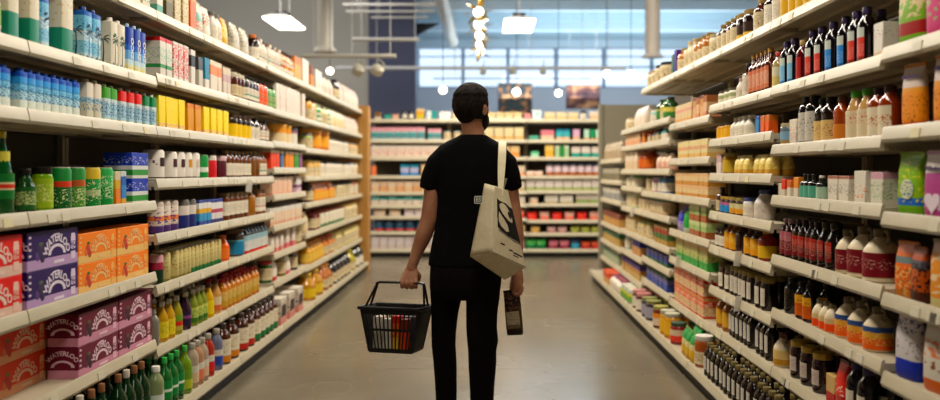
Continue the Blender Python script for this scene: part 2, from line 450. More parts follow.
@cached
def can(r, h, pr, top=SILV, emb=None):
    x = [('emblem', G().arc(r*1.004 + .0006, h*.46, h*.74, -.55, .55, emb, 8).mesh('emblem'))] if emb else []
    return Item('drink_can', 'can', 2*r, 2*r, h, x + [('can_body', G().lathe([(r*.8, 0), (r, .008), (r, h - .014), (r*.86, h - .003)], pr, 16).mesh('can_body')),
                ('can_lid', G().lathe([(r*.87, h - .006), (r*.87, h), (r*.8, h - .0005), (r*.78, h - .004)], top, 16).mesh('can_lid'))])
@cached
def carton(w, d, h, pr, cap=WHT, capr=.014, txt=None, tcol=None, palm=None):
    ps = [('carton_body', G().rbox(w, d, h*.92, .008, pr, c=2).mesh('carton_body')),
          ('cap', G().lathe([(capr, h*.915), (capr, h*.99), (capr*.9, h)], cap, 12, 0, -d*.16).mesh('cap'))]
    if palm: ps.append(('palm_print', palm_mesh(w, d, h, palm)))
    if txt:
        if txt[0] == '|': me = text_mesh(txt[1:], w*.62, tcol, .02); rotate_y(me, -PI/2); shift(me, w*.18, -d/2 - .0008, h*.5)
        else: me = text_mesh(txt, w*.34, tcol, .02, shear=.2); rotate_y(me, -.35); shift(me, 0, -d/2 - .0008, h*.6)
        ps.append(('lettering', me))
    return Item('drink_carton', 'carton', w, d, h, ps)
def rotate_y(me, a):
    me.transform(Matrix.Rotation(a, 4, 'Y'))
def shift(me, x, y, z): me.transform(Matrix.Translation((x, y, z)))
def palm_mesh(w, d, h, mat):
    """printed palm tree on the front and on the two flanks"""
    g = G()
    def leaf(fx, a, s, ox, oz):
        pts = [(0, 0), (.35, .12), (.75, .02), (1, -.32), (.7, -.1), (.35, -.02)]
        return [(ox + s*(p*math.cos(a) - q*math.sin(a)*(1 if fx > 0 else -1))*fx, oz + s*(p*math.sin(a)*1 + q*math.cos(a))) for p, q in pts]
    polys = [[(-.03*w, .05*h), (.06*w, .05*h), (.1*w, .3*h), (.06*w, .55*h), (.02*w, .55*h), (.04*w, .3*h)]]
    for fx, a in ((1, .1), (1, .8), (1, -.5), (-1, .1), (-1, .8), (-1, -.5)): polys.append(leaf(fx, a, w*.44, .04*w, .56*h))
    polys.append([(-.4*w, .03*h), (.4*w, .03*h), (.3*w, .12*h), (.1*w, .05*h), (-.2*w, .12*h)])
    for po in polys:
        n = len(po)
        for T in (lambda p, q, o: (p, -d/2 - .0004 - o, q), lambda p, q, o: (-w/2 - .0004 - o, -p*d/w, q)):
            vs = [T(p, q, 0) for p, q in po] + [T(p, q, .0006) for p, q in po]
            g.add(vs, [tuple(range(n)), tuple(range(2*n-1, n-1, -1))] + [(i, (i+1) % n, n + (i+1) % n, n + i) for i in range(n)], mat)
    return g.mesh('palm_print', 0)
@cached
def box(w, d, h, pr, name='grocery_box', cat='box', flap=None):
    ps = [('box_body', G().rbox(w, d, h, .003, pr, c=1).mesh(name, 25))]
    if flap: ps.append(('front_panel', G().box(-w*.36, w*.36, -d/2 - .0012, -d/2 - .0002, h*.3, h*.72, flap).mesh('front_panel', 0)))
    return Item(name, cat, w, d, h, ps)
@cached
def pouch(w, d, h, pr, clip=None, win=None, seed=0, txt=None, tcol=None, tz=.72, name='grocery_pouch', heart=None):
    """gusseted bag pinched flat along its top seam"""
    rs = random.Random(seed); rings = []; n = 20
    for z, wf, df in ((0, .9, .8), (.03, .96, .95), (.2, 1, 1), (.5, .99, .95), (.72, .98, .78), (.87, .99, .42), (.94, 1, .1), (1, 1.02, .06)):
        ring = []
        for i in range(n):
            a = 2*PI*i/n; c, s = math.cos(a), math.sin(a); e = .42
            x = math.copysign(abs(c)**e, c)*w/2*wf; y = math.copysign(abs(s)**(e + .35), s)*d/2*df
            y += rs.uniform(-1, 1)*d*.03*(1 if .02 < z < .9 else 0)
            ring.append((x, y, z*h + (rs.uniform(-.004, .004) if z > .9 else 0)))
        rings.append(ring)
    ps = [('bag_body', G().rings(rings, pr).mesh('bag_body', 60))]
    ps.append(('top_seal', G().box(-w/2, w/2, -.0035, .0035, h*.95, h*1.0, clip or pr).mesh('top_seal', 0)))
    if win:
        g = G(); k = 14; vs = []
        for o in (0, .003):
            vs += [(w*.27*math.cos(2*PI*i/k), -d/2*.97 - o, h*.42 + h*.16*math.sin(2*PI*i/k)) for i in range(k)]
        g.add(vs, [tuple(range(k))[::-1], tuple(range(k, 2*k))] + [(i, (i+1) % k, k + (i+1) % k, k + i) for i in range(k)], win)
        ps.append(('front_patch', g.mesh('front_patch', 0)))
    if heart:
        k = 24; sc = w*.016; pts = [(sc*16*math.sin(a)**3, sc*(13*math.cos(a) - 5*math.cos(2*a) - 2*math.cos(3*a) - math.cos(4*a))) for a in [2*PI*i/k for i in range(k)]]
        g = G(); vs = [(-w*.12 + x, -d/2*.99 - o, h*.24 + z) for o in (0, .003) for x, z in pts]
        g.add(vs, [tuple(range(k)), tuple(range(2*k - 1, k - 1, -1))] + [(i, k + i, k + (i+1) % k, (i+1) % k) for i in range(k)], heart)
        ps.append(('heart_print', g.mesh('heart_print', 0)))
    if txt:
        me = text_mesh(txt, w*.15, tcol, .02, .001, shear=.15); me.transform(Matrix.Rotation(-.14, 4, 'X')); shift(me, 0, -d/2*(.8 if tz > .72 else .86) - .004, h*tz)
        ps.append(('lettering', me))
    return Item(name, 'bag', w, d, h, ps)
@cached
def jug(r, h, body, lab, cap, lz=(.1, .5), loop=1, hcol=None):
    pr = [(.92, 0), (1, .03), (1, .52), (.94, .6), (.68, .73), (.42, .81), (.33, .85), (.33, .96)]
    ps = [('jug_body', G().lathe([(r*a, h*b) for a, b in pr], body, 20).mesh('jug_body')),
          ('cap', G().lathe([(r*.40, h*.85), (r*.42, h*.855), (r*.42, h*.99), (r*.38, h)], cap, 14).mesh('cap'))]
    path = [(r*.34, 0, h*.95)] + [(r*(.66 + .30*math.cos(t)), 0, h*(.86 + .11*math.sin(t))) for t in (1.9, 1.3, .7, 0, -.7, -1.3)] + [(r*.66, 0, h*.74)]
    ps.append(('handle', G().tube(path, r*.11, hcol or cap, 8).mesh('handle')))
    ps.append(('label', G().arc(r*1.012 + .001, h*lz[0], h*lz[1], -2.2, 2.2, lab, 16).mesh('label')))
    return Item('jug', 'jug', 2*r, 2*r, h, ps)
@cached
def case(w, d, h, base, band, letter, fruit, fruit2, leafc):
    pr = PR(((0, band), (.27, base)), rough=.5)
    ps = [('case_carton', G().rbox(w, d, h, .003, pr, c=1).mesh('case_carton', 25))]
    f = -d/2
    lm = M(letter, .5); bm = M(base, .5)
    def arch(g, x, z, r, mat, y=f):
        n = 14; o = []
        for q in (r, r*.72): o.append([(x + q*math.cos(PI*i/n)*1.35, z + q*math.sin(PI*i/n)*.8) for i in range(n+1)])
        for i in range(n):
            vs = []
            for yy in (y - .0002, y - .001):
                vs += [(o[0][i][0], yy, o[0][i][1]), (o[0][i+1][0], yy, o[0][i+1][1]), (o[1][i+1][0], yy, o[1][i+1][1]), (o[1][i][0], yy, o[1][i][1])]
            g.add(vs, [(3, 2, 1, 0), (4, 5, 6, 7), (0, 1, 5, 4), (2, 3, 7, 6)], mat)
    g = G(); arch(g, w*.06, h*.33, h*.36, lm)
    ps.append(('printed_badge', g.mesh('printed_badge', 0))); g = G()
    for k in range(4): g.box(-w*.47, -w*.43, f - .001, f, h*(.9 - k*.16) - .008, h*(.9 - k*.16), lm)
    ps.append(('printed_dot', g.mesh('printed_dot', 0)))
    ps.append(('printed_bar', G().box(0, w*.2, f - .001, f, h*.09, h*.17, lm).mesh('printed_bar', 0)))
    me = text_mesh('WATERLOO', h*.30, lm, .03, .0006, arc=h*.72); shift(me, w*.06, f - .0008, h*.78); ps.append(('lettering', me))
    g = G()
    for dx, dz, rr, m in ((-.27, .45, .17, fruit), (-.31, .36, .12, fruit2), (-.22, .31, .13, fruit)):
        g.sphere((w*dx, f, h*dz), h*rr, .0012, h*rr*1.15, M(m, .5), 14, 8)
    g.sphere((w*-.25, f - .0004, h*.66), h*.12, .001, h*.06, M(leafc, .5), 10, 6)
    ps.append(('fruit_print', g.mesh('fruit_print')))
    g = G(); cw = h*.13
    g.add([(w*.39 + sx*cw*k, f - o, h*z) for o in (0, .0012) for sx, k, z in ((-1, 1, .12), (1, 1, .12), (1, 1, .72), (1, .75, .84), (-1, .75, .84), (-1, 1, .72))],
          [(5, 4, 3, 2, 1, 0), (6, 7, 8, 9, 10, 11)] + [(i, (i+1) % 6, 6 + (i+1) % 6, 6 + i) for i in range(6)], PR(((0, letter), (.3, base), (.38, letter)), (fruit2, .35, .7, 5, .5)))
    ps.append(('printed_can', g.mesh('printed_can', 0)))
    # the short end
    me = text_mesh('WATERLOO', h*.2, lm, .03, .0006, arc=h*.55); shift(me, 0, -w/2 - .0008, h*.8)
    g = G(); arch(g, 0, h*.36, h*.28, lm, -w/2); m2 = g.mesh('printed_badge', 0)
    me.transform(Matrix.Rotation(-PI/2, 4, 'Z')); m2.transform(Matrix.Rotation(-PI/2, 4, 'Z'))
    ps += [('lettering', me), ('printed_badge', m2)]
    return Item('drink_case', 'drink case', w, d, h, ps)

ORD = ('first second third fourth fifth sixth seventh eighth ninth tenth eleventh twelfth thirteenth fourteenth fifteenth sixteenth seventeenth eighteenth nineteenth twentieth '
       'twenty-first twenty-second twenty-third twenty-fourth twenty-fifth twenty-sixth').split()
DESC = {}; NPL = [0]
def put(it, loc, rz, label, group, det, name=None):
    NPL[0] += 1; name = name or it.name
    if det and len(it.parts) > 1:
        t = thing(name, label, it.cat, loc, rz, group)
        for nm, me in it.parts: link(nm, me, t)
        return t
    me = it.one()
    o = link(name, me, None, loc, (0, 0, rz))
    return tag(o, label, it.cat, group)
LVR = {}
for i, k in enumerate('AACCEFFF'): LVR[('L', i)] = (YLb[i], YLb[i+1], LV[k])
for i in range(6): LVR[('R', i)] = (YRb[i], YRb[i+1], RV[i])
LVR[('R', 6)] = (9.24, 10.9, [1.48, 1.24, 1.02, .73, .52, .31])
def bayof(side, y, z):
    c = [v for k, v in LVR.items() if k[0] == side]
    ok = [v for v in c if z < .13 or any(abs(l - z) < .008 for l in v[2])]
    return min(ok or c, key=lambda v: 0 if v[0] <= y <= v[1] else min(abs(y - v[0]), abs(y - v[1])))
TAKEN = {}; LOST = []
def fit(side, z, q, off, hw, hd):
    """the free spot on the shelf closest to q for something 2*hw wide standing off behind the edge; None when the shelf is full there"""
    tk = TAKEN.setdefault((side, round(z, 2)), [])
    hit = lambda y: [t for t in tk if abs(t[0] - y) < t[2] + hw and abs(t[1] - off) < t[3] + hd]
    cand = [q]
    for t in hit(q): cand += [t[0] + t[2] + hw + 1e-4, t[0] - t[2] - hw - 1e-4]
    for y in sorted(cand, key=lambda y: abs(y - q)):
        if abs(y - q) > .12 or hit(y): continue
        if side != 'B':
            y0, y1, lv = bayof(side, q, z)
            if not (y0 + hw + .002 <= y <= y1 - hw - .002) and y != q: continue
        elif abs(y) > 1.82 - hw and y != q: continue
        tk.append((y, off, hw, hd)); return y
    return None
KIND = {'wine': 'water_bottle', 'flask': 'syrup_bottle', 'juice': 'juice_bottle', 'slim': 'slim_bottle', 'tall': 'sauce_bottle'}
def row(side, z, pa, pb, items, desc, n=None, deep=1, st=1, inset=.025, sp=1.04, det=None, turn=0.):
    """items along one shelf from the picture column pa (near end) to pb; several items alternate"""
    assert desc not in DESC, desc
    DESC[desc] = 1
    if not isinstance(items, (list, tuple)): items = [items]
    it0 = items[0]; wmax = max(i.w for i in items); dmax = max(i.d for i in items)
    rz = {'L': PI/2, 'R': -PI/2, 'B': 0}[side]
    if side == 'B':
        Yf = YK + inset; a, b = [(p - VX)*Yf/F for p in (pa, pb)]
    else:
        base = z < .13
        cq = inset + it0.d/2*(.85 if it0.w == it0.d and it0.cat != 'box' else .25)
        Xf = (-(1.60 if base else 1.68) - cq) if side == 'L' else ((1.27 if base else 1.41) + cq)
        a, b = [F*abs(Xf)/abs(p - VX) for p in (pa, pb)]
    if n is None: n = max(1, round((b - a)/(wmax*sp)))
    if n > 1 and (b - a)/n < wmax*1.005: n = max(1, int((b - a)/(wmax*1.005)))
    if n == 1: pos = [(a + b)/2]
    else:
        p = (b - a)/n; pos = [a + p*(i + .5) for i in range(n)]
    end = 'wooden panel' if side == 'B' else 'near end'
    zs = z - .0115 if z > .13 else .119
    dep = .42 if side == 'B' else (.46 + ((.08 if side == 'L' else .14) if base else 0))
    nth = 0; ds = desc.split('|')
    deep = max(1, min(deep, int((dep - inset)/(dmax*1.05)))); px_ = None
    for i, q in enumerate(pos):
        it = items[i % len(items)]; sz = 1.; q00 = q
        if side != 'B':
            y0, y1, lv = bayof(side, q, z); wv = it.w/2*(1 if not turn else 1.15) + .004
            q = min(max(q, y0 + wv), y1 - wv)
            if px_ is not None and q - px_ < it.w*1.001: continue      # no room left before the bay's end
            px_ = q
        else: lv = BV[min(2, max(0, int((q + 1.82)/1.22)))]
        up = [v for v in lv if v > z + .05 and v - z < .6]
        if up:
            clr = min(up) - .012 - .045 - zs - .006
            if it.h*st > clr: sz = clr/(it.h*st)
        hw = it.w/2*math.cos(turn) + it.d/2*abs(math.sin(turn)) + .0012
        hd = it.d/2*math.cos(turn) + it.w/2*abs(math.sin(turn)) + .001
        for k in range(deep):
            o0 = inset + it.d/2 + it.w/2*math.sin(abs(turn)) + k*dmax*1.05 + abs(random.uniform(0, .006))
            qk = fit(side, z, q, o0, hw, hd)
            if qk is None:
                if k == 0: LOST.append((desc, i, len(pos)))
                continue
            if k == 0: nth += 1
            for s in range(st):
                r = random.uniform(-1, 1)
                off = o0
                if side == 'B': loc = (qk, YK + off, zs + s*(it.h*sz + .0005))
                else:
                    x = (1.60 if base else 1.68) + off if side == 'L' else (1.27 if base else 1.41) + off
                    loc = (-x if side == 'L' else x, qk, zs + s*(it.h*sz + .0005))
                near = (side != 'B' and q < 7.3 and k == 0)
                if k == 0:
                    lb = ds[i % len(ds)]
                    if st > 1: lb = ('upper ' if s else 'lower ') + lb if st == 2 else ('bottom ', 'middle ', 'top ')[s] + lb
                    if n > 1: lb += ', %s from the %s' % (ORD[nth - 1], end)
                    gr = 'row of ' + ds[0] if n > 1 or st > 1 else None
                else: lb = ds[0] + ', behind the front row'; gr = 'rear rows of ' + ds[0]
                if side != 'B' and len(lb.split()) <= 13 and ' side' not in lb: lb += ' on basket side' if side == 'L' else ' on tote side'
                if len(lb.split()) < 4: lb += ' standing on its shelf'
                o = put(it, loc, rz + turn, lb, gr, near if det is None else det, 'cardboard_box' if side == 'B' and it.name == 'grocery_box' else None)
                if sz < 1: o.scale = (1, 1, sz)
# ------------------------------------------------------------------ what stands on the basket side
def Lr(*a, **k): row('L', *a, **k)
def Rr(*a, **k): row('R', *a, **k)
def Br(*a, **k): row('B', *a, **k)
WLAB = PR(((0, '#e9e2d2'),), ('#8d8478', .2, .8, 8, .58))
CLAB = PR(((0, '#dccfb0'),), ('#8a6f4a', .2, .85, 7, .57))
AMB = GL('#6a3a10'); AMB2 = GL('#8f5a18'); GOLDL = GL('#b0801f'); DKB = GL('#1d0d07', 0, .05); DKB2 = GL('#2c140b', 0, .05); REDL = GL('#5b140f'); GRNG = GL('#0d3b1c', .25); BGRN = GL('#1f8a3c', .2); CLR = GL('#b9b5a6', .55)
def wb(c, c2='#8d8478', th=.57, sc=7, base='#e9e2d2'): return PR(((0, base), (.3, c), (.42, base)), (c2, .45, .9, sc, th))

# top shelf, seen from below
Z = 2.16
Lr(Z, 112, 139, box(.09, .12, .21, PR(((0, '#e4dbc6'), (.6, '#7da08f'), (.8, '#e4dbc6')))), 'cream and green box high on basket side top shelf')
Lr(Z, 140, 151, box(.1, .12, .2, PR(((0, '#ddd3bd'),), ('#6aa79a', .2, .9, 4, .5))), 'cream box with teal print on top shelf')
Lr(Z, 152, 164, box(.085, .1, .19, PR(((0, '#6fae9f'), (.3, '#e2dccb')))), 'white box with teal foot on top shelf')
Lr(Z, 165, 172, box(.1, .1, .2, PR(((0, '#6b6038'), (.5, '#8d8252')))), 'olive box on top shelf')
Lr(Z, 172.5, 187, box(.095, .11, .23, PR(((0, '#d9cca9'),), ('#b39c6b', .1, .9, 4, .56))), 'tall cream box on top shelf before the orange ones')
Lr(Z, 188, 196, box(.1, .11, .24, PR(((0, '#d9772a'), (.75, '#e3a15f')))), 'tall orange box on top shelf')
Lr(Z, 197, 203, pouch(.13, .06, .2, PR(((0, '#d8d7c6'), (.4, '#79b0a0'), (.65, '#dedac8')), ('#c0472e', .1, .4, 5, .55)), seed=3), 'white pouch with teal band on top shelf')
Lr(Z, 203.3, 209, pouch(.13, .06, .19, PR(((0, '#e6dfd0'),), ('#c23b2c', .4, .8, 4, .52)), seed=4), 'white pouch with red patch on top shelf')
Lr(Z, 209.5, 220, bottle(.042, .2, 'juice', M('#ddd5c6', .35), GREY, WLAB, (.08, .5), name='plastic_bottle'), 'white bottle with grey cap on top shelf', n=2)
Lr(Z, 220.5, 231, [pouch(.11, .06, .19, PR(((0, '#d9b23e'), (.8, '#c79a33')), ('#f0dfa0', .3, .7, 5, .5)), seed=5)], 'yellow pouch on top shelf')
Lr(Z, 232, 250, pouch(.17, .08, .2, PR(((0, '#cfc8b6'),), ('#8f8a80', .3, .85, 4, .55)), seed=6), 'large pale grey pouch on top shelf', n=3)
Lr(Z, 250.5, 256, bottle(.05, .21, 'tall', GL('#2c1a14'), M('#d9772a'), WLAB), 'dark bottle with orange cap on top shelf', n=1)
wbots = [bottle(.036, .2, 'juice', M(c, .35), M(k), wb(b)) for c, k, b in (('#d9cfbe', '#8a5d3a', '#7fa79a'), ('#cbb9a6', '#e6dfd0', '#b9685a'), ('#d6d0c4', '#3c342c', '#6a93a0'), ('#c9ab8f', '#d9cdb4', '#c9743f'))]
Lr(Z, 257, 280, wbots, 'slim pale bottle on top shelf|slim tan bottle on top shelf|slim white dark-capped bottle on top shelf|slim brownish bottle on top shelf')
Lr(Z, 280.5, 291, [bottle(.045, .21, 'juice', GL('#d39a2c'), M('#3a2a1c'), wb('#c7702a')), bottle(.045, .21, 'juice', GL('#c9752c'), M('#3a2a1c'), wb('#d9b23e'))], 'yellow juice bottle with dark cap on top shelf|orange juice bottle with dark cap on top shelf')
Lr(Z, 291, 300, box(.13, .1, .22, PR(((0, '#d8b46a'), (.7, '#c98b35')))), 'golden box on top shelf')
Lr(Z, 300.3, 308, box(.14, .12, .24, PR(((0, '#e9e2d6'),))), 'plain white box on top shelf')
Lr(Z, 308.3, 313.5, box(.13, .12, .22, PR(((0, '#d5953a'), (.6, '#8a5428')))), 'orange and brown box on top shelf')
Lr(Z, 314, 321, box(.14, .12, .21, PR(((0, '#e6dcd0'), (.5, '#e8e4dc')))), 'pale box past the orange one, top shelf')
Lr(Z, 321.5, 333, pouch(.16, .09, .19, PR(((0, '#dccabd'), (.5, '#e3d9cb'))), seed=7), 'pinkish pouch on top shelf')
Lr(Z, 333.3, 337, bottle(.05, .24, 'flask', DKB2, BLK, CLAB), 'dark bottle with pale label far along top shelf')
Lr(Z, 337.5, 358, pouch(.2, .1, .24, PR(((0, '#e4d8cc'), (.6, '#d7c4ba'))), seed=8), 'bulky pale pouch at the wooden end, top shelf')

# second shelf: big cartons of coconut water
Z = 1.82
TWH = PR(((0, '#1f8f76'), (.44, '#e6dfca')), ('#d8c7a4', .55, .9, 3, .6))
BLUC = PR(((0, '#cfe0e6'), (.16, '#9fd0e2'), (.4, '#cfe3ea'), (.62, '#86c4de'), (.9, '#2f6fb4')), ('#3b7fb8', .2, .85, 5, .6))
WHC = PR(((0, '#cfd8c6'), (.1, '#e6dfcd')), ('#b8cfc4', .15, .8, 5, .64))
ZIC = PR(((0, '#d8d2a0'), (.14, '#cfe0e6'), (.3, '#7fb4de'), (.5, '#2f6fc0'), (.62, '#1c49a0')), ('#e8e0a0', .02, .2, 5, .5))
PALM = M('#173c2c', .5); INKB = M('#16325f', .5); INKG = M('#1f5f50', .5); INKW = M('#f2f0ea', .5)
Lr(Z, -16, 4, pouch(.1, .05, .2, PR(((0, '#ddd8c8'), (.2, '#8fae4a'), (.55, '#ddd8c8'))), seed=1), 'white pouch with lime patch on second shelf', n=1, sp=1)
cw = carton(.074, .08, .26, TWH)
Lr(Z, 10, 41, cw, 'white and teal carton in the near row of three', n=3)
Lr(Z, 42.5, 47.5, carton(.06, .07, .22, BLUC, txt='vita\ncoco', tcol=INKB), 'narrow pale blue carton between white and teal ones', n=1)
Lr(Z, 58, 72, carton(.1, .095, .27, TWH), 'largest white and teal carton beside the blue palm cartons', n=1)
Lr(Z, 82.5, 100, carton(.076, .08, .235, BLUC, BLU, txt='vita\ncoco', tcol=INKB, palm=PALM), 'pale blue coconut water carton with palm tree', n=2)
Lr(Z, 109, 125, carton(.076, .08, .235, WHC, WHT, txt='vita\ncoco', tcol=INKG, palm=PALM), 'white coconut water carton with palm tree', n=2)
Lr(Z, 127, 156, carton(.072, .08, .24, ZIC, M('#a8c4d8'), txt='|ZICO', tcol=INKW), 'deep blue tall carton with upright white lettering')
Z = 1.84
Lr(Z, 158, 171, box(.08, .09, .215, PR(((0, '#ded8cc'), (.25, '#4d9a62'), (.34, '#e6e0d6'), (.9, '#c9302c')), ('#a9cdb0', .35, .75, 5, .55))), 'white box with red top and green line')
Lr(Z, 172, 187, box(.072, .09, .22, PR(((0, '#e8e0d6'), (.3, '#e4ddd2')), ('#cf4034', .15, .95, 4.5, .52))), 'white box with red brush print')
Lr(Z, 188.5, 196, box(.07, .09, .215, PR(((0, '#e6e1d8'), (.55, '#2e2c30'), (.85, '#e6e1d8')))), 'white box with black panel')
Lr(Z, 197, 203, box(.075, .09, .19, PR(((0, '#d2ccc0'), (.6, '#57585a')))), 'grey box with dark top')
Lr(Z, 203.5, 208, box(.08, .09, .2, PR(((0, '#e6e1d8'), (.35, '#2e8ca6')))), 'white and blue box', n=1)
Lr(Z, 209, 221, box(.075, .09, .2, PR(((0, '#e6dccd'), (.55, '#e39a66'), (.85, '#e8d8c4')))), 'cream box with orange patch', n=5)
Lr(Z, 221.5, 230, box(.075, .09, .19, PR(((0, '#ddd2c4'), (.5, '#cdb2b0'), (.75, '#d9ccb8')))), 'dusty pink box')
Lr(Z, 230.5, 242, bottle(.042, .185, 'jar', GL('#5a2f1c'), CRM, CLAB, name='glass_bottle'), 'brown drink bottle with cream label', n=4)
Lr(Z, 242.5, 256, bottle(.045, .2, 'tall', GL('#39291c'), BLK, wb('#3e8f7a')), 'dark bottle with white and teal label')
Lr(Z, 256.5, 265, bottle(.045, .2, 'tall', GL('#e0714f'), BLK, wb('#d9542f', base='#e8875f')), 'coral bottle with black cap')
Lr(Z, 265.3, 273, bottle(.045, .19, 'tall', GL('#7aa86a'), BLK, wb('#4f8f56', base='#a9c08c')), 'green bottle with black cap beside coral ones')
Lr(Z, 273.5, 306, box(.11, .1, .23, PR(((0, '#e9dfd4'),), ('#d9b8a6', .2, .8, 3, .62))), 'tall cream packet in the long row')
Lr(Z, 307, 314, [bottle(.05, .22, 'tall', GL('#d6a63c'), BLK, CLAB), bottle(.05, .2, 'tall', M('#d9cdb4'), M('#3c3c46'), CLAB)], 'amber bottle past the cream packets|cream bottle past the cream packets')
Lr(Z, 315, 327, [bottle(.06, .2, 'flask', GL('#5fae78'), GRN, wb('#3f9c7c')), bottle(.06, .2, 'flask', GL('#d8cf9a'), CRM, CLAB)], 'green bottle on far part of second shelf|yellowish bottle on far part of second shelf')
Lr(Z, 327.5, 344, pouch(.2, .1, .2, PR(((0, '#e3d3ae'), (.6, '#e8dec6'))), seed=9), 'cream pouch on far part of second shelf')
Lr(Z, 344.5, 360, pouch(.2, .1, .19, PR(((0, '#e2d9cc'), (.5, '#cfc0b4'))), seed=10), 'greyish pouch beside wooden end, second shelf')

# third shelf
Z = 1.57
SB = PR(((0, '#d6d2a8'), (.1, '#e6f0ee'), (.3, '#bfe0ec'), (.5, '#8ccbe8'), (.68, '#4aa6dc'), (.86, '#1f5fb4')), ('#14406f', .3, .72, 5, .56), ('#e8ead8', .05, .3, 4, .5))
Lr(Z, -8, 79, carton(.056, .06, .162, SB, M('#1c4f9c'), .016), 'small bright blue coconut drink carton')
Lr(Z, 85.5, 101, carton(.064, .07, .178, PR(((0, '#d8d4c0'), (.45, '#bcd4da'), (.6, '#ece4d6')), ('#5a7f9a', .25, .6, 5, .55)), CRM), 'small cream carton beside blue row')
SG = lambda c: PR(((0, '#d9dccb'), (.12, '#b9d6e0'), (.55, '#d5e2e4'), (.68, c)), ('#3d6f96', .2, .6, 6, .55))
Lr(Z, 102.5, 117, carton(.068, .07, .172, SG('#5aa83a'), M('#dfe8c4')), 'small carton with lime green top', n=2)
Lr(Z, 119, 142, carton(.068, .07, .172, SG('#d8352c'), M('#e9d0c8')), 'small carton with red top', n=3)
Lr(Z, 143.5, 156, carton(.062, .07, .172, SG('#1f8f5c'), M('#e0ece2')), 'small carton with dark green top', n=2)
YEL = PR(((0, '#e2d6b0'), (.1, '#ffe21a')), ('#f2c814', .1, .95, 4, .64), ('#e2b7a8', .03, .2, 5, .5))
Lr(Z, 157.5, 183, box(.09, .1, .178, YEL), 'bright yellow packet in row of four', n=4)
Lr(Z, 185.5, 200, box(.1, .1, .17, PR(((0, '#dda51a'), (.85, '#d98f22')))), 'orange-yellow packet', n=2)
Lr(Z, 202, 227.5, box(.1, .1, .172, YEL), 'bright yellow packet past the orange-yellow pair', n=4)
Lr(Z, 228.5, 247, jar(.055, .17, GL('#3c2a18'), M('#4a3524'), PR(((0, '#e6c722'),)), (.05, .62)), 'dark jar with yellow label', n=5)
Lr(Z, 247.5, 257, bottle(.045, .18, 'flask', GL('#4a4238'), BLK, WLAB, (.06, .6)), 'dark bottle with white label on third shelf')
Lr(Z, 257.5, 273, bottle(.05, .17, 'juice', GL('#6a4b3a'), BLK, wb('#c99a8a')), 'brown bottle with pink and white label')
Lr(1.58, 275, 286, jar(.085, .17, M('#e6d6b4', .4), M('#dba03a'), PR(((0, '#e6d6b4'), (.55, '#e0a53f'))), (.06, .84), sty='tub'), 'cream tub with orange band', n=3)
Lr(1.58, 287, 302.5, jar(.085, .15, M('#e6dfd4', .4), M('#6a6478'), PR(((0, '#e6e0d4'), (.7, '#b58a96'))), (.06, .84), sty='tub'), 'white tub with mauve band', n=4)
Z = 1.56
Lr(Z, 303.5, 308, jar(.08, .16, GL('#9cae58'), GREY, CLAB), 'green jar on third shelf far bay', n=2)
Lr(Z, 309, 320, jar(.12, .23, GL('#c98420'), M('#d89a34'), PR(((0, '#e0ac4a'),)), (.2, .7), sty='tub'), 'big amber canister', n=3)
Lr(Z, 321, 345, jar(.07, .16, M('#e0d6c2', .4), M('#4a4640'), WLAB), 'white jar with charcoal lid, third shelf', sp=1.1)
Lr(Z, 346, 361, jar(.09, .15, M('#e0a860', .4), GREY, CLAB), 'tan jar at wooden end, third shelf')

# fourth shelf
Z = 1.19
Lr(Z, -3, 20, bottle(.043, .305, 'perrier', GL('#14622f', .15), GL('#d8c94a'), PR(((0, '#1c7a3a'), (.35, '#d8d2b0'), (.42, '#c9482c'), (.58, '#d8d2b0'), (.66, '#1c7a3a'))), (.2, .5), lab2=PR(((0, '#d9d06a'),)), lz2=(.6, .76), neck=.66, name='glass_bottle'), 'tall green sparkling water bottle with yellow neck label', n=1)
Lr(Z, 21, 32, bottle(.036, .17, 'juice', GL('#1c4a22'), BLK, PR(((0, '#2c6a34'),), ('#c9d29a', .2, .8, 5, .5)), (.1, .6)), 'small dark green bottle beside tall one', n=1)
Lr(Z, 34, 53, bottle(.039, .178, 'jar', GL('#8fb52c', .1), BLK, PR(((0, '#a9c238'),), ('#dfe2a0', .2, .8, 5, .55)), (.1, .75), name='glass_bottle'), 'lime green bottle with dark cap', n=1)
Lr(Z, 54, 72, can(.038, .178, PR(((0, '#176a35'), (.55, '#c9482c'), (.68, '#1f8a45')), ('#d8e0b0', .1, .5, 5, .6)), M('#e0dac8')), 'dark green can with red band', n=1)
Lr(Z, 73, 85, can(.035, .178, PR(((0, '#5f9e48'), (.55, '#b8683a'), (.7, '#3f9550')), ('#e0e2b8', .1, .5, 5, .55)), M('#e0dac8')), 'light green can with rust band', n=1)
Lr(Z, 86, 100, can(.037, .178, PR(((0, '#1f8f4a'), (.3, '#b9c9a0'), (.45, '#1f9a50'), (.72, '#d8c04a')), ('#e6e2c0', .1, .7, 5, .6)), M('#d8c468')), 'green can with yellow shoulder', n=1)
Lr(Z, 101, 112, can(.036, .178, PR(((0, '#2a9a52'), (.5, '#48b068')), ('#d0e2c0', .2, .8, 5, .55)), M('#d8d2b8')), 'plain bright green can', n=1)
Lr(Z, 113.5, 124, [box(.055, .1, .16, PR(((0, '#e0922c'), (.5, '#d8b23c'), (.75, '#d9cdb4')))), box(.055, .1, .16, PR(((0, '#d8b23c'), (.2, '#3f8fc4'), (.6, '#2f6fb0'), (.85, '#cfd6d8'))))], 'narrow orange drink box beside green cans|narrow blue drink box beside green cans', n=2)
Lr(Z, 126, 149, box(.2, .14, .125, PR(((0, '#e2e2d6'), (.12, '#3f9a4a'), (.34, '#e2e4e0'), (.5, '#1f45a8')), ('#dfe4ea', .55, .85, 6, .6)), name='drink_case', cat='drink case'), 'blue and green multipack in stack of two', n=1, st=2)
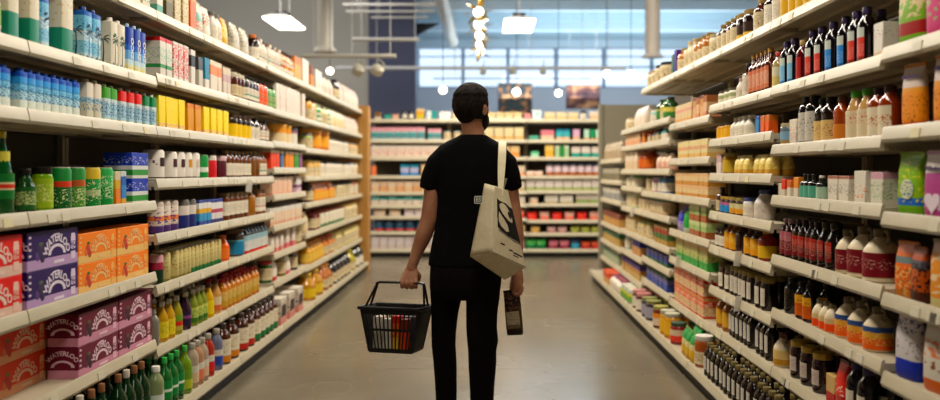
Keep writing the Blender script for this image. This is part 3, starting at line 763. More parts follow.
Lr(Z, 58, 124, can(.04, .19, PR(((0, '#4a3f3a'),), ('#b9b0a4', .3, .7, 4, .6)), GREY), 'dim dark can at the back of fourth shelf', inset=.26, n=7)
Z = 1.30
WC = PR(((0, '#d8d4cc'), (.08, '#3a3632'), (.12, '#e6e0d8')), ('#5a2a30', .5, .75, 3.2, .62))
Lr(Z, 147.5, 163, can(.055, .165, WC, M('#b9b6ae'), M('#3a1c20')), 'white can with dark emblem, bay end', n=2)
Lr(Z, 165.5, 196, [can(.052, .16, PR(((0, '#d8d4cc'), (.08, '#3a3632'), (.12, '#e6e0d8'))), M('#b9b6ae'), M(q)) for q in ('#4a1c24', '#4a1c24', '#d8952c', '#d8c8b4')], 'white can with dark red emblem|white can with maroon emblem|white can with yellow emblem|white can with pale emblem')
Lr(Z, 197.5, 206.5, can(.045, .152, PR(((0, '#1a8f4a'), (.3, '#dfe6da'), (.5, '#1a8f4a'))), SILV), 'green and white can on middle shelf', n=3)
Lr(Z, 207, 215, can(.045, .152, PR(((0, '#c21f30'), (.8, '#d8d0c8'))), SILV), 'red can on middle shelf', n=2)
Lr(Z, 215.6, 223, can(.045, .152, PR(((0, '#5a1c30'), (.8, '#c9b0b0'))), SILV), 'maroon can on middle shelf', n=2)
Lr(Z, 224, 248, bottle(.04, .19, 'flask', AMB, M('#8a6a3a'), WLAB, (.12, .55)), 'amber kombucha bottle with white label', sp=1.2)
Lr(Z, 248.5, 256, bottle(.05, .2, 'flask', GL('#7d5214'), M('#8a6a3a')), 'plain amber bottle without label', n=2)
Lr(Z, 256.5, 271, bottle(.045, .19, 'flask', AMB2, M('#8a6a3a'), wb('#7fa08a'), (.12, .58)), 'golden bottle with white and green label')
for pa, pb, c, nm in ((270, 278.5, '#d5552f', 'red-orange'), (279, 284, '#5f7fa4', 'slate blue'), (284.5, 293, '#e09a34', 'orange'), (293.5, 298, '#3f9a4a', 'green'), (298.5, 302.5, '#9a6a96', 'purple')):
    Lr(1.37, pa, pb, box(.09, .1, .15, PR(((0, c), (.86, '#e2d8c6')))), nm + ' packet above the pink cartons')
Z = 1.297
Lr(Z, 304, 316, jar(.085, .16, GL('#d9b46a'), M('#b99a4a'), CLAB, (.1, .6)), 'yellow jar with cream label, fourth shelf')
Lr(Z, 317, 345, jar(.07, .16, M('#d9cdb8', .4), M('#2f2c2a'), WLAB, (.05, .58)), 'cream jar with black lid, fourth shelf', sp=1.1)
Lr(Z, 345.5, 361, [jar(.08, .16, M('#cfd0d2', .4), M('#5a6a94'), WLAB), jar(.08, .16, M('#e2d3ae', .4), M('#d9c08a'), CLAB)], 'grey jar with blue lid at wooden end|cream jar with tan lid at wooden end')

# fifth shelf: cases of sparkling water, then cans and bottles
Z = .83
CP = case(.405, .13, .145, '#33145e', '#c2a8cc', '#e6d8ea', '#2c1a4a', '#5a3a86', '#4a5a3a')
CO = case(.375, .13, .128, '#ee9416', '#ecc98a', '#f0c27a', '#c23a20', '#e0702c', '#3f6a2c')
CR = case(.40, .13, .145, '#d0180f', '#e6c9bc', '#f0d0c4', '#a0181c', '#c2302c', '#4a7a3a')
CM = case(.40, .13, .133, '#6e1038', '#d09cae', '#e6c2cf', '#3a1428', '#5a2440', '#4a5a3a')
CG = case(.40, .13, .128, '#d8562a', '#e6b08a', '#f2c8a4', '#c9301c', '#e0702c', '#6a7a3a')
def cases(it, desc, px, z, stn, xf, ycs, ll):
    for s in range(stn):
        for j, yc in enumerate(ycs):
            put(it, (-(xf + it.d/2), yc, z - .0115 + s*(it.h + .0008)), PI/2, ll(s, j) , 'cases of sparkling water: ' + desc, True)
ul = lambda s: ('lower', 'upper')[s]
cases(CR, 'red', 0, Z, 2, 1.70, [3.02], lambda s, j: ul(s) + ' red case of sparkling water at the near end of its shelf')
cases(CP, 'purple', 0, Z, 2, 1.70, [3.455], lambda s, j: ul(s) + ' purple case of sparkling water beside the red stack')
cases(CO, 'orange', 0, Z, 2, 1.705, [3.86, 4.245], lambda s, j: ul(s) + ' orange mango case of sparkling water ' + ('touching the purple stack', 'at the far end of its shelf')[j])
Z = 1.02
SLIM = PR(((0, '#5a3f78'), (.25, '#d8ccc0'), (.4, '#d98a44'), (.55, '#e2d8cc'), (.85, '#c9bdb4')), ('#6a4a88', .2, .8, 3, .58))
Lr(Z, 153, 175, can(.042, .172, SLIM, SILV), 'slim white can with orange and purple swirls')
Lr(Z, 176.5, 191, can(.06, .17, PR(((0, '#23306f'), (.48, '#d0c8c0'), (.8, '#6a645e'))), M('#3c3a3a')), 'wide can with navy blue lower half', n=2)
Lr(Z, 192.5, 205, box(.075, .09, .155, PR(((0, '#2a4f96'), (.2, '#3f9ac0'), (.5, '#d8b23c'), (.68, '#e2e2e0'), (.9, '#23408a'))), name='drink_box', cat='drink box'), 'blue drink box with yellow stripe', n=3)
Lr(Z, 206, 220, box(.08, .09, .155, PR(((0, '#23306f'), (.2, '#dcd8d8'), (.45, '#b0405f'), (.6, '#e2e0e0'), (.86, '#2a3f86'))), name='drink_box', cat='drink box'), 'blue and maroon drink box', n=3)
Lr(Z, 221.5, 245, bottle(.045, .185, 'jar', AMB, M('#6a5230'), WLAB, (.2, .68), name='glass_bottle'), 'amber tea bottle with wide white label', sp=1.15)
Lr(Z, 245.5, 253, bottle(.055, .2, 'flask', GL('#a5741c'), M('#a08040')), 'golden bottle without label', n=1)
Lr(Z, 253.8, 269, bottle(.055, .19, 'jar', AMB2, M('#7a5a34'), wb('#c9a49a'), (.15, .7), name='glass_bottle'), 'amber bottle with pink label')
Z = 1.155
Lr(Z, 271, 291.5, box(.085, .1, .145, PR(((0, '#e0a48c'), (.12, '#e6c9b4'), (.8, '#e8d6c6')), ('#d88f7a', .15, .8, 3, .6)), name='drink_box', cat='drink box'), 'peach carton in the row under coloured packets')
Lr(Z, 292.5, 302, box(.1, .1, .15, PR(((0, '#d9c2cc'), (.3, '#8f6a8a'), (.5, '#e4dcd8'))), name='drink_box', cat='drink box'), 'lilac carton beside the peach row')
Z = 1.045
Lr(Z, 303.5, 310, jar(.08, .17, GL('#4a1c1c'), BLK, CLAB), 'dark red jar in far bay')
Lr(Z, 311, 331, bottle(.07, .19, 'juice', GL('#d9952c'), M('#d98a4a'), PR(((0, '#e2b45a'),)), (.1, .5)), 'orange-yellow juice bottle in far bay', sp=1.1)
Lr(Z, 332, 346, jar(.08, .17, M('#dcc9a4', .4), M('#35302c'), CLAB), 'cream jar with black lid in far bay')
Lr(Z, 346.5, 361, [jar(.09, .18, M('#e0c49a', .4), M('#2f2c2c'), WLAB), jar(.09, .18, GL('#d8843c'), M('#c96a34'), CLAB)], 'cream jar with black lid at wooden end|orange jar with rust lid at wooden end')

# sixth shelf
Z = .485
cases(CM, 'maroon', 0, Z, 2, 1.70, [3.86, 4.265], lambda s, j: ul(s) + ' dark pink case of sparkling water ' + ('at the near end of the row', 'beside the glass bottles')[j])
cases(CG, 'coral', 0, Z, 2, 1.84, [3.48], lambda s, j: ul(s) + ' orange-red case of sparkling water set back on the lower shelf')
cases(case(.40, .13, .128, '#8f8880', '#c9c2b8', '#d8d2c8', '#5a5450', '#6a645e', '#5a6a4a'), 'grey', 0, Z, 2, 1.80, [3.04], lambda s, j: ul(s) + ' grey case of sparkling water at the near end, lower shelf')
Z = .757
CREAMC = PR(((0, '#a8a05a'), (.1, '#d9cf9c'), (.85, '#d2c48e')), ('#b0883c', .3, .8, 3, .62))
CREAMG = PR(((0, '#3f8f5c'), (.2, '#d9cf9c'), (.85, '#d2c48e')), ('#a8602c', .5, .85, 3, .62))
Lr(Z, 153, 162, can(.037, .155, PR(((0, '#143a24'), (.5, '#9a2f4a'), (.75, '#d0a8b0'))), SILV), 'pink and dark green can at bay end', n=2)
Lr(Z, 163, 187, can(.032, .158, CREAMC, M('#d8d2b8')), 'slim cream can', deep=2, sp=1.05)
Lr(Z, 187.5, 219, can(.032, .158, CREAMG, M('#d8d2b8')), 'slim cream can with green foot', deep=2, sp=1.12)
Lr(Z, 219.5, 226.5, bottle(.05, .17, 'juice', GL('#d9701c'), M('#c9642a'), PR(((0, '#e0873c'),)), (.1, .5)), 'orange bottle at end of cream cans', n=1)
Lr(Z, 227.5, 240, jar(.085, .19, GL('#3a2416'), M('#4a3524'), PR(((0, '#2f86a8'), (.9, '#7fb8c8'))), (.08, .6)), 'large brown jar with blue label', n=1)
Lr(Z, 241, 268, bottle(.042, .2, 'flask', GL('#2f2a28'), BLK, PR(((0, '#c23a2c'), (.16, '#d8dcd8'), (.7, '#a8c4cc')), ('#c98a7a', .3, .7, 4, .6)), (.02, .66)), 'black-capped bottle with white and red sleeve', deep=2, sp=1.1)
Z = .91
Lr(Z, 269.5, 303, box(.085, .1, .145, PR(((0, '#dcb49c'), (.2, '#e6d2bc'), (.75, '#dcd8d0')), ('#c9a090', .2, .7, 3, .6)), name='drink_box', cat='drink box'), 'cream carton with peach foot')
Z = .76
Lr(Z, 304, 309, pouch(.15, .07, .2, PR(((0, '#e2d2b0'), (.7, '#d9c49c'))), seed=11), 'cream pouch in far bay', n=2)
Lr(Z, 309.5, 316, jar(.07, .17, GL('#6a1c18'), M('#7a2420'), CLAB), 'red sauce jar in far bay', deep=2)
Lr(Z, 316.5, 340, jar(.075, .18, M('#d8d0b8', .4), M('#8a3a24'), PR(((0, '#3f7a4a'), (.2, '#e4dccb'))), (.05, .7)), 'white jar with red lid in far bay', deep=2, sp=1.1)
Lr(Z, 340.5, 361, jar(.09, .18, M('#e2cfa0', .4), M('#e0b86a'), CLAB), 'cream jar at wooden end, sixth shelf', deep=2)
Z = .69
Lr(Z, 269, 283, box(.1, .12, .13, PR(((0, '#d89a94'), (.3, '#e8ddd2')), ('#c96a6a', .1, .6, 4, .6))), 'low pink and white carton', n=3)
Lr(Z, 284, 296, box(.11, .12, .2, PR(((0, '#d87f86'), (.28, '#e8ddd2')), ('#b8a8a0', .4, .85, 4, .6))), 'tall pink and white carton', n=2)
Lr(Z, 297, 302.5, jar(.07, .16, GL('#b0985a'), M('#c9b47a'), CLAB), 'golden jar beside pink cartons', n=2)

# seventh shelf
Z = .44
Lr(Z, 150.5, 158, bottle(.035, .19, 'flask', CLR, M('#cfcabc')), 'clear bottle beside the dark pink cases', n=1)
JB = lambda liq, lab, capm=SILV: bottle(.04, .215, 'juice', liq, capm, lab, (.1, .5))
Lr(Z, 159, 172, JB(GL('#c9a424', .1), PR(((0, '#e2d24a'),), ('#8f9a2c', .2, .8, 4, .58))), 'lemon bottle with yellow label', n=2, deep=2)
Lr(Z, 172.5, 181, JB(GL('#a8a02c', .1), PR(((0, '#b8ae5a'), (.3, '#c03a2c'), (.6, '#7fa03c')))), 'juice bottle with red and green label', n=1, deep=2)
Lr(Z, 181.5, 190, JB(GL('#3a1c3a'), PR(((0, '#3a2444'), (.5, '#8f5a8a'), (.7, '#3a2444')))), 'purple juice bottle', n=2, deep=2)
Lr(Z, 190.5, 204, JB(GL('#8f9a3c', .1), PR(((0, '#4a7a2c'), (.3, '#c9cf7a')), ('#3f8f4a', .3, .8, 4, .55))), 'green and yellow juice bottle', n=3, deep=2)
Lr(Z, 204.5, 212, JB(GL('#d9b41c', .1), PR(((0, '#e6cf2c'),)), BRN), 'yellow bottle with brown cap', n=2, deep=2)
Lr(Z, 212.5, 220, JB(GL('#c9a06a'), PR(((0, '#c97a4a'), (.4, '#e2d2b4'))), BRN), 'tan bottle with brown cap', n=2, deep=2)
Lr(Z, 220.5, 256, bottle(.04, .2, 'flask', GL('#c98a2c', .1), RED, PR(((0, '#c9a04a'), (.4, '#d9b878')), ('#8fae4a', .1, .8, 4, .58)), (.1, .6)), 'orange tea bottle with red cap', deep=2, sp=1.25)
Z = .465
Lr(Z, 257.5, 262, jar(.055, .19, GL('#3f6a3c'), M('#b8302c'), CLAB), 'green jar with red lid', n=1)
Lr(Z, 266, 277, pouch(.15, .09, .22, PR(((0, '#c9473c'), (.2, '#e6dccf')), ('#a8a090', .4, .8, 4, .6)), seed=12), 'white pouch with red foot beside green jar', n=1)
Lr(Z, 278, 281.5, jar(.06, .18, GL('#8a7a2c'), M('#5a4a24'), CLAB), 'olive jar between white pouches', n=1)
Lr(Z, 282, 289.5, pouch(.16, .09, .22, PR(((0, '#d07a8a'), (.2, '#e6dccf'))), seed=13), 'white pouch with pink foot', n=1)
Lr(Z, 290, 293.5, jar(.06, .19, GL('#4a2a24'), M('#7a5a4a'), CLAB), 'brown jar between pouches', n=1)
Lr(Z, 294, 303, pouch(.16, .09, .23, PR(((0, '#d98a5a'), (.2, '#e8ddcb'))), seed=14), 'cream pouch with orange foot', n=2)
Z = .45
Lr(Z, 304, 320, bottle(.07, .2, 'juice', GL('#d9aa34', .1), M('#c98a3c'), PR(((0, '#e2c46a'),)), (.1, .5)), 'yellow oil bottle in far bay', deep=2, sp=1.1)
Lr(Z, 320.5, 331, bottle(.07, .2, 'juice', GL('#d08a3c', .1), M('#b04a2c'), CLAB, (.1, .5)), 'orange oil bottle in far bay', deep=2, sp=1.1)
Lr(Z, 331.5, 361, jar(.085, .19, M('#dccb86', .35), M('#d9c27a'), CLAB), 'pale yellow jar low at wooden end', deep=2, sp=1.15)

# bottom deck
Z = .12
Lr(Z, 154, 162, bottle(.04, .24, 'flask', GL('#a8b48a', .3), WHT, PR(((0, '#3f93b8'), (.55, '#dfe6e0'))), (.1, .42)), 'pale bottle with white cap and blue label', n=1)
WG = bottle(.043, .3, 'wine', GL('#0c3a1c', .1), M('#8a5a34'), PR(((0, '#1c4a28'), (.3, '#7a9a6a'), (.6, '#1c4a28'))), (.15, .45))
WG2 = bottle(.043, .3, 'wine', GL('#0c3a1c', .1), M('#cfc4b0'), PR(((0, '#1c4a28'), (.3, '#7a9a6a'), (.6, '#1c4a28'))), (.15, .45))
Lr(Z, 52, 152, [WG, WG, WG2, WG], 'dark green water bottle with brown cap|dark green water bottle with brown cap|dark green water bottle with pale cap|dark green water bottle with brown cap', deep=3, sp=1.15)
GP = bottle(.04, .265, 'wine', GL('#1c7a3a', .3), M('#2fb04a'), PR(((0, '#1f8a4a'), (.4, '#e0e8dc'), (.55, '#1f8a4a'))), (.18, .55))
Lr(Z, 163, 181, GP, 'green bottle with bright green cap', deep=3)
Lr(Z, 182, 190, bottle(.042, .265, 'wine', GL('#8fae2c', .3), M('#3fae3c'), PR(((0, '#b8c24a'), (.5, '#7fa03c'))), (.1, .5)), 'yellow-green bottle with green cap', n=1, deep=3)
CB = lambda c, b: bottle(.04, .25, 'flask', GL(c, .3), M('#c2bdb0', .3, .5), PR(((0, b), (.6, '#d9d4c8'))), (.12, .5))
Lr(Z, 191, 205, [CB('#c9b9a8', '#d9c2a8'), CB('#d0a88a', '#d98a6a')], 'clear bottle with pale label and silver cap|clear bottle with orange label and silver cap', deep=3)
Lr(Z, 205.5, 213, CB('#b8442c', '#c2302c'), 'clear bottle with red label and silver cap', n=2, deep=3)
Lr(Z, 213.5, 219, CB('#8a8fa8', '#3a55a0'), 'clear bottle with blue label and silver cap', n=2, deep=3)
BB = lambda b: bottle(.058, .255, 'flask', GL('#4a2212'), M('#3a2a20'), PR(((0, b), (.28, '#e4dcc8')), ('#b89a7a', .4, .9, 4, .6)), (.06, .62))
Lr(Z, 220.5, 237, BB('#c98a2c'), 'brown bottle with white and orange label', n=3, deep=2)
Lr(Z, 238, 251, BB('#b03a2c'), 'brown bottle with white and red label', n=3, deep=2)
Lr(Z, 252, 274, BB('#2f7a4a'), 'brown bottle with white and green label', n=5, deep=2)
Lr(Z, 276, 302, box(.2, .2, .21, PR(((0, '#d09a90'), (.3, '#cfc4b6'), (.85, '#dcd4c8')), ('#6a5a58', .3, .95, 2.2, .6)), name='display_carton', flap=M('#2c1f1a')), 'pink-footed display carton on bottom deck', n=3)
JO = bottle(.1, .25, 'juice', GL('#c99a24', .15), M('#c9a83c'), PR(((0, '#dcc23c'),)), (.12, .45), name='plastic_bottle')
Lr(Z, 303, 318, JO, 'big yellow oil bottle on bottom deck', n=2)
Lr(Z, 318.5, 328, bottle(.1, .25, 'juice', GL('#b8761c', .15), M('#c98a3c'), CLAB, (.12, .45), name='plastic_bottle'), 'big amber oil bottle on bottom deck', n=2)
Lr(Z, 328.5, 346, bottle(.09, .25, 'flask', GL('#1f1512'), BLK, CLAB, (.1, .5)), 'large dark bottle with cream label on bottom deck', n=5)
Lr(Z, 346.5, 351, bottle(.1, .25, 'juice', GL('#b8ae2c', .1), M('#c9b84a'), CLAB, (.1, .4), name='plastic_bottle'), 'yellow-green oil bottle on bottom deck', n=2)
Lr(Z, 351.5, 362, bottle(.1, .25, 'flask', GL('#3a3a2c'), BLK, WLAB, (.1, .5)), 'dark bottle with white label low at wooden end', n=3)
# ------------------------------------------------------------------ what stands on the tote bag side
Z = 2.085
YLB = PR(((0, '#d8b43c'),)); IND = GL('#1c0f0a', 0, .05)
Rr(Z, 826, 786, bottle(.05, .19, 'flask', GL('#c9a02c'), M('#3a2a18'), YLB, (.1, .6)), 'yellow label bottle high over the dark syrup bottles')
Rr(Z, 785, 768, bottle(.05, .2, 'flask', IND, M('#8a6a34'), WLAB, (.1, .62), 1.0), 'dark bottle with white front label on high shelf')
Rr(Z, 767, 756, bottle(.05, .19, 'flask', GL('#5a2c14'), M('#a88a4a'), CLAB, (.1, .62)), 'brown bottle with cream label on high shelf', n=2)
Rr(Z, 755, 742, jar(.06, .17, GL('#22110a'), M('#9c8040'), PR(((0, '#d9b84a'), (.4, '#3a2216'))), (.04, .6)), 'dark jar with yellow foot label on high shelf')
Rr(Z, 741, 721, bottle(.05, .18, 'flask', GL('#3a1c10'), GOLD, CLAB, (.12, .6), 1.0), 'dark brown bottle with gold cap on high shelf')
Rr(Z, 720, 712, jar(.055, .15, M('#d6cab0', .4), M('#b8a880'), CLAB), 'pale jar with tan lid on high shelf')
Rr(Z, 711, 698, bottle(.055, .19, 'flask', GL('#a8742c'), GOLD, CLAB, (.1, .5)), 'amber bottle with gold cap on high shelf')
Rr(Z, 697, 688, bottle(.055, .21, 'slim', M('#d9c8a4', .4), M('#c9b07a'), CLAB), 'slender pale bottle on high shelf')
Rr(Z, 687.5, 680.5, bottle(.06, .19, 'flask', GL('#b07a24'), M('#a88a4a'), CLAB), 'honey bottle on high shelf', n=2)
Rr(Z, 680, 676.3, box(.07, .08, .19, PR(((0, '#5a3a8a'),))), 'violet box on high shelf', n=1)
Rr(Z, 676, 672, box(.07, .08, .17, PR(((0, '#4a7a6a'),))), 'grey-green box on high shelf', n=1)
Rr(Z, 671.5, 661, jar(.09, .17, M('#c9b48a', .4), BLK, CLAB), 'tan jar with black lid on high shelf', n=2)
Rr(Z, 660, 636, jar(.075, .15, M('#d3c09c', .4), M('#b89c6a'), CLAB), 'tan jar at far end of high shelf', sp=1.15)

# second shelf
Z = 1.78
Rr(Z, 920, 893, pouch(.15, .05, .24, PR(((0, '#7fae2c'), (.16, '#9a1f24'), (.34, '#8ab03a'), (.7, '#c9cf9a')), ('#d8c8a0', .4, .9, 3, .52)), seed=22), 'green fruit snack bag with dark red band', n=1, turn=.16)
Rr(Z, 946, 923, pouch(.15, .05, .235, PR(((0, '#c2477f'), (.8, '#b03a6e')), ('#9fae7a', .25, .75, 3, .58)), seed=21), 'magenta bag on the high shelf at the near end', n=1, turn=.16)
Z = 1.76
PC = M('#3a2a5a', .4)
SYR = lambda c, d: bottle(.035, .225, 'flask', GL('#140a10', 0, .05), PC, PR(((0, d), (.1, c), (.7, '#d3d8cf')), ('#e6e2d8', .15, .5, 9, .62)), (.08, .64), .85)
Rr(Z, 886.5, 873.5, box(.075, .06, .135, PR(((0, '#e2c9a8'), (.2, '#e8e4da')), ('#6a3a44', .6, .85, 6, .62))), 'small white box in front of purple-capped bottles', n=1)
Rr(Z, 884, 874, SYR('#d8483c', '#7a1c20'), 'purple-capped bottle behind the small white box', n=1, inset=.1)
Rr(Z, 871, 851, SYR('#d0574a', '#8a2c28'), 'purple-capped bottle with red label in the near pair', n=2)
Rr(Z, 850, 826, SYR('#3f93cf', '#1f5f9a'), 'purple-capped bottle with blue label', n=2)
Rr(Z, 825, 807, SYR('#d0574a', '#8a2c28'), 'purple-capped bottle with red label past the blue pair', n=2)
Rr(Z, 806, 798, bottle(.035, .2, 'flask', GL('#5a1418'), M('#a88a4a'), PR(((0, '#a82c2c'),)), (.1, .6), .8), 'dark red bottle with gold cap', n=1)
Rr(Z, 797, 782, SYR('#8fc0dc', '#3f86b8'), 'purple-capped bottle with pale blue label', n=2)
Rr(Z, 781, 774, bottle(.034, .19, 'flask', GL('#c9b88a', .2), RED, PR(((0, '#d9c88a'), (.5, '#e2dcc4'))), (.1, .6)), 'pale bottle with red cap', n=1)
Z = 1.755
Rr(Z, 772, 751, bottle(.033, .235, 'slim', GL('#5a2a14'), CORK, PR(((0, '#d08a6a'),), ('#e6d8c4', .2, .8, 5, .55)), (.12, .6), .9), 'slim brown bottle with gold stopper', n=6)
Rr(Z, 782, 768, bottle(.033, .24, 'slim', GL('#8a5a24'), CORK, CLAB, (.12, .6)), 'slim amber bottle with gold stopper, back row', inset=.12)
Rr(Z, 750, 745, bottle(.032, .2, 'slim', GL('#3a1c14'), M('#2f2420'), WLAB, (.1, .66)), 'slim dark bottle with white label', n=2)
Rr(Z, 744, 739, bottle(.034, .13, 'juice', M('#d9ccc0', .4), M('#b89a94'), WLAB), 'short pale bottle beside slim dark ones', n=2)
Rr(Z, 738, 714, jar(.05, .09, M('#dcd4bc', .4), M('#54503c'), PR(((0, '#e2dcc8'), (.55, '#a8b08a')))), 'squat white jar with olive lid', sp=1.12)
Z = 1.70
Rr(Z, 708, 694, [box(.09, .1, .15, PR(((0, '#c98a5a'), (.3, '#dcc09a'), (.7, '#a8744a')), ('#d9a8a0', .1, .6, 3, .55))), box(.09, .1, .16, PR(((0, '#d9b48a'), (.55, '#c99a6a'), (.85, '#7a4a2c'))))], 'tan spice box with brown top|tan spice box with dark brown lid', n=4)
Rr(Z, 693, 674, box(.1, .11, .14, PR(((0, '#d9b07a'), (.25, '#dcc8a4'), (.6, '#d8a89a'), (.75, '#dcc8a4')))), 'cream and pink spice box', n=6)
Z = 1.765
Rr(Z, 671, 661, [bottle(.06, .19, 'flask', GL('#2c5a34'), M('#3a3c30'), PR(((0, '#4a8a4a'), (.5, '#d8cf7a')))), bottle(.06, .17, 'flask', GL('#c9b83c'), GRN, CLAB)], 'green bottle with dark cap, far second shelf|yellow bottle with green cap, far second shelf')
Rr(Z, 660.5, 655, jar(.08, .12, M('#6ab0a0', .4), WHT, WLAB), 'teal jar on far second shelf', n=2)
Rr(Z, 654, 634, pouch(.19, .1, .19, PR(((0, '#dfd2c0'), (.5, '#e4d8d0'))), seed=23), 'white bag on far second shelf')
Rr(Z, 633, 624, jar(.1, .13, M('#d8c8a8', .4), M('#c9b48a'), CLAB), 'cream jar at far end of second shelf')
Z = 1.595
Rr(Z, 671, 665, bottle(.055, .14, 'flask', GL('#2fa0a8'), WHT, WLAB), 'turquoise bottle with white cap', n=3)
Rr(Z, 664, 656, bottle(.06, .14, 'flask', GL('#1f4a3a'), BLK, CLAB), 'dark green bottle in far bay', n=3)
Rr(Z, 655.5, 651, bottle(.06, .14, 'flask', GL('#a8341c'), RED, CLAB), 'red bottle in far bay', n=2)
Rr(Z, 650.5, 643, box(.1, .1, .14, PR(((0, '#d08a3c'), (.6, '#b8702c')))), 'orange box in far bay', n=3)
Rr(Z, 641, 624, box(.14, .12, .12, PR(((0, '#d8a888'), (.5, '#e0c0a0')))), 'peach box in far bay')

# third shelf
Z = 1.497
OB = PR(((0, '#c9741c'), (.1, '#e09a2c'), (.55, '#dca23c'), (.62, '#d9cdc4')), ('#8a4a1c', .06, .5, 5, .6))
Rr(Z, 918, 897, pouch(.115, .045, .222, OB, M('#d98a2c'), seed=25, txt='Wholesome', tcol=M('#5a3a7a'), tz=.8), 'upright orange sugar bag with white top', n=1, turn=.16)
Rr(Z, 956, 926, pouch(.14, .045, .23, OB, seed=24, txt='Wholesome', tcol=M('#5a3a7a'), tz=.8), 'leaning orange sugar bag with white top, near end', n=1, turn=.16)
Z = 1.47
MPL = PR(((0, '#e4dac4'),), ('#b8742c', .3, .7, 3, .56))
Rr(Z, 893, 872, bottle(.042, .195, 'flask', GL('#8a3f14'), M('#3a1c14'), MPL, (.08, .62), 1.2), 'amber syrup bottle with white oval label', n=2)
GJ = bottle(.042, .2, 'juice', GL('#c9a878', .1), M('#52b52c'), PR(((0, '#e2d4b8'),), ('#c0503c', .5, .9, 4, .6)), (.06, .6), 1.2, name='plastic_bottle')
Rr(Z, 875, 849, GJ, 'cloudy juice bottle with bright green cap', n=2, inset=.02)
Rr(Z, 847, 834, bottle(.038, .19, 'flask', GL('#9a4a14'), M('#6a3a1c'), PR(((0, '#c98a3c'),)), (.08, .4)), 'orange-brown syrup bottle', n=2)
Rr(Z, 833, 818, bottle(.042, .2, 'flask', GL('#22140c'), BLK, PR(((0, '#d9c08a'),), ('#8a3a1c', .2, .8, 4, .6)), (.06, .5)), 'black-capped bottle with cream and red label', n=2)
Rr(Z, 817, 803, bottle(.042, .22, 'tall', GL('#1c1410'), BLK, PR(((0, '#cfcac0'),), ('#6a645c', .2, .8, 4, .6)), (.08, .68)), 'tall black-capped bottle with grey label', n=2)
Rr(Z, 802, 789, box(.09, .09, .125, PR(((0, '#d8d0c4'), (.5, '#e2dacb')), ('#c0604a', .2, .7, 4, .6))), 'white box below the jars of nuts', n=1)
Rr(Z, 788, 773, jar(.042, .115, GL('#7a8a94', .2), M('#c9b890'), PR(((0, '#a8946a'), (.4, '#8fb0c4'))), (.05, .65)), 'small jar with white lid and blue label', n=2)
Rr(Z, 804, 778, bottle(.03, .2, 'slim', GL('#c06a1c'), M('#a85a24')), 'slender orange bottle behind small jars', n=3, inset=.14)
Z = 1.54
Rr(Z, 769, 761, box(.06, .05, .1, PR(((0, '#d9702c'), (.7, '#c9803c')))), 'orange box beside the blue one', n=2)
Rr(Z, 760.5, 754, box(.06, .05, .105, PR(((0, '#3f8fb8'), (.8, '#2c5f9a')))), 'blue box beside the orange one', n=2)
Rr(Z, 753, 734, bottle(.045, .125, 'juice', M('#dcd6c8', .4), M('#e0dacb'), WLAB, name='plastic_bottle'), 'small white bottle with white cap', n=4)
Rr(Z, 732, 717, jar(.042, .105, GL('#c99a24', .1), M('#3a3020'), PR(((0, '#e0b43c'),)), (.1, .7)), 'yellow mustard jar with dark lid', n=4)
Z = 1.435
PSTA = PR(((0, '#d9b87a'), (.3, '#dcd0a8'), (.5, '#c9503c'), (.68, '#dccfa4')), ('#dcd0a8', .48, .7, 7, .48))
Rr(Z, 709, 674, box(.17, .12, .13, PSTA), 'cream pasta box with red lettering band', n=6)
Z = 1.36
Rr(Z, 670, 656, pouch(.15, .09, .13, PR(((0, '#dcb8a4'), (.5, '#e0cbb8'))), seed=26), 'pink pouch in far bay, third shelf', n=4)
Rr(Z, 653, 644, bottle(.085, .19, 'flask', GL('#a8541c'), M('#8a4a24'), PR(((0, '#c9742c'),))), 'amber bottle in far bay, third shelf', n=3)
Rr(Z, 642, 622, box(.12, .12, .18, PR(((0, '#d9c4a8'), (.5, '#e0d2c0')))), 'cream box in far bay, third shelf')

# fourth shelf
Z = 1.197
Rr(Z, 914, 893, pouch(.135, .05, .22, PR(((0, '#7fae1c'), (.16, '#1f6fb4'), (.27, '#8fb82c')), ('#d8d03c', .2, .9, 4, .6)), M('#8fb82c'), win=PR(((0, '#dfe0c0'),), ('#3f7fa8', .1, .9, 3, .55)), seed=28), 'green sugar bag with oval picture', n=1, turn=.16)
Rr(Z, 948, 918, pouch(.15, .05, .22, PR(((0, '#b0548f'), (.55, '#a84f8a'), (.66, '#e2d8d2')), ('#e6d6e2', .12, .3, 3.5, .56)), M('#c9a0bc'), seed=27, txt='Wholesome', tcol=M('#3a2a5a'), tz=.74, heart=M('#ead8e4')), 'pink sugar bag with white top', n=1, turn=.16)
Z = 1.222
WFB = PR(((0, '#e2ddd0'),), ('#d98a3c', .2, .6, 3, .58))
Rr(Z, 886, 872, box(.1, .09, .125, PR(((0, '#dcd8ca'), (.8, '#cfa8b4')), ('#8fae7a', .2, .7, 4, .57))), 'white box with green pattern and pink top', n=1)
Rr(Z, 871, 853, box(.1, .09, .13, WFB), 'white box with orange fruit picture', n=1)
TRY = M('#d8e0dc', .1, 0, .9)
Rr(Z, 851, 828, box(.1, .09, .11, PR(((0, '#e0dacd'), (.88, '#a87a6a')), ('#8a8078', .3, .7, 6, .6)), flap=None), 'plain white box in clear tray', n=2)
Rr(Z, 826, 817, bottle(.026, .11, 'slim', GL('#1f2a24'), WHT, PR(((0, '#b8d0bc'),)), (.1, .55)), 'dropper bottle with white cap', n=2)
Rr(Z, 816, 802, bottle(.028, .115, 'slim', GL('#141a18'), BLK, PR(((0, '#6fae9a'),)), (.1, .55)), 'dropper bottle with teal label', n=3)
Rr(Z, 800, 787, [box(.06, .06, .1, PR(((0, '#d8cfc0'), (.5, '#dc9a3c')))), box(.05, .06, .085, PR(((0, '#e0dacb'), (.6, '#c97a3c'))))], 'orange and white packet|white packet with orange top', n=3)
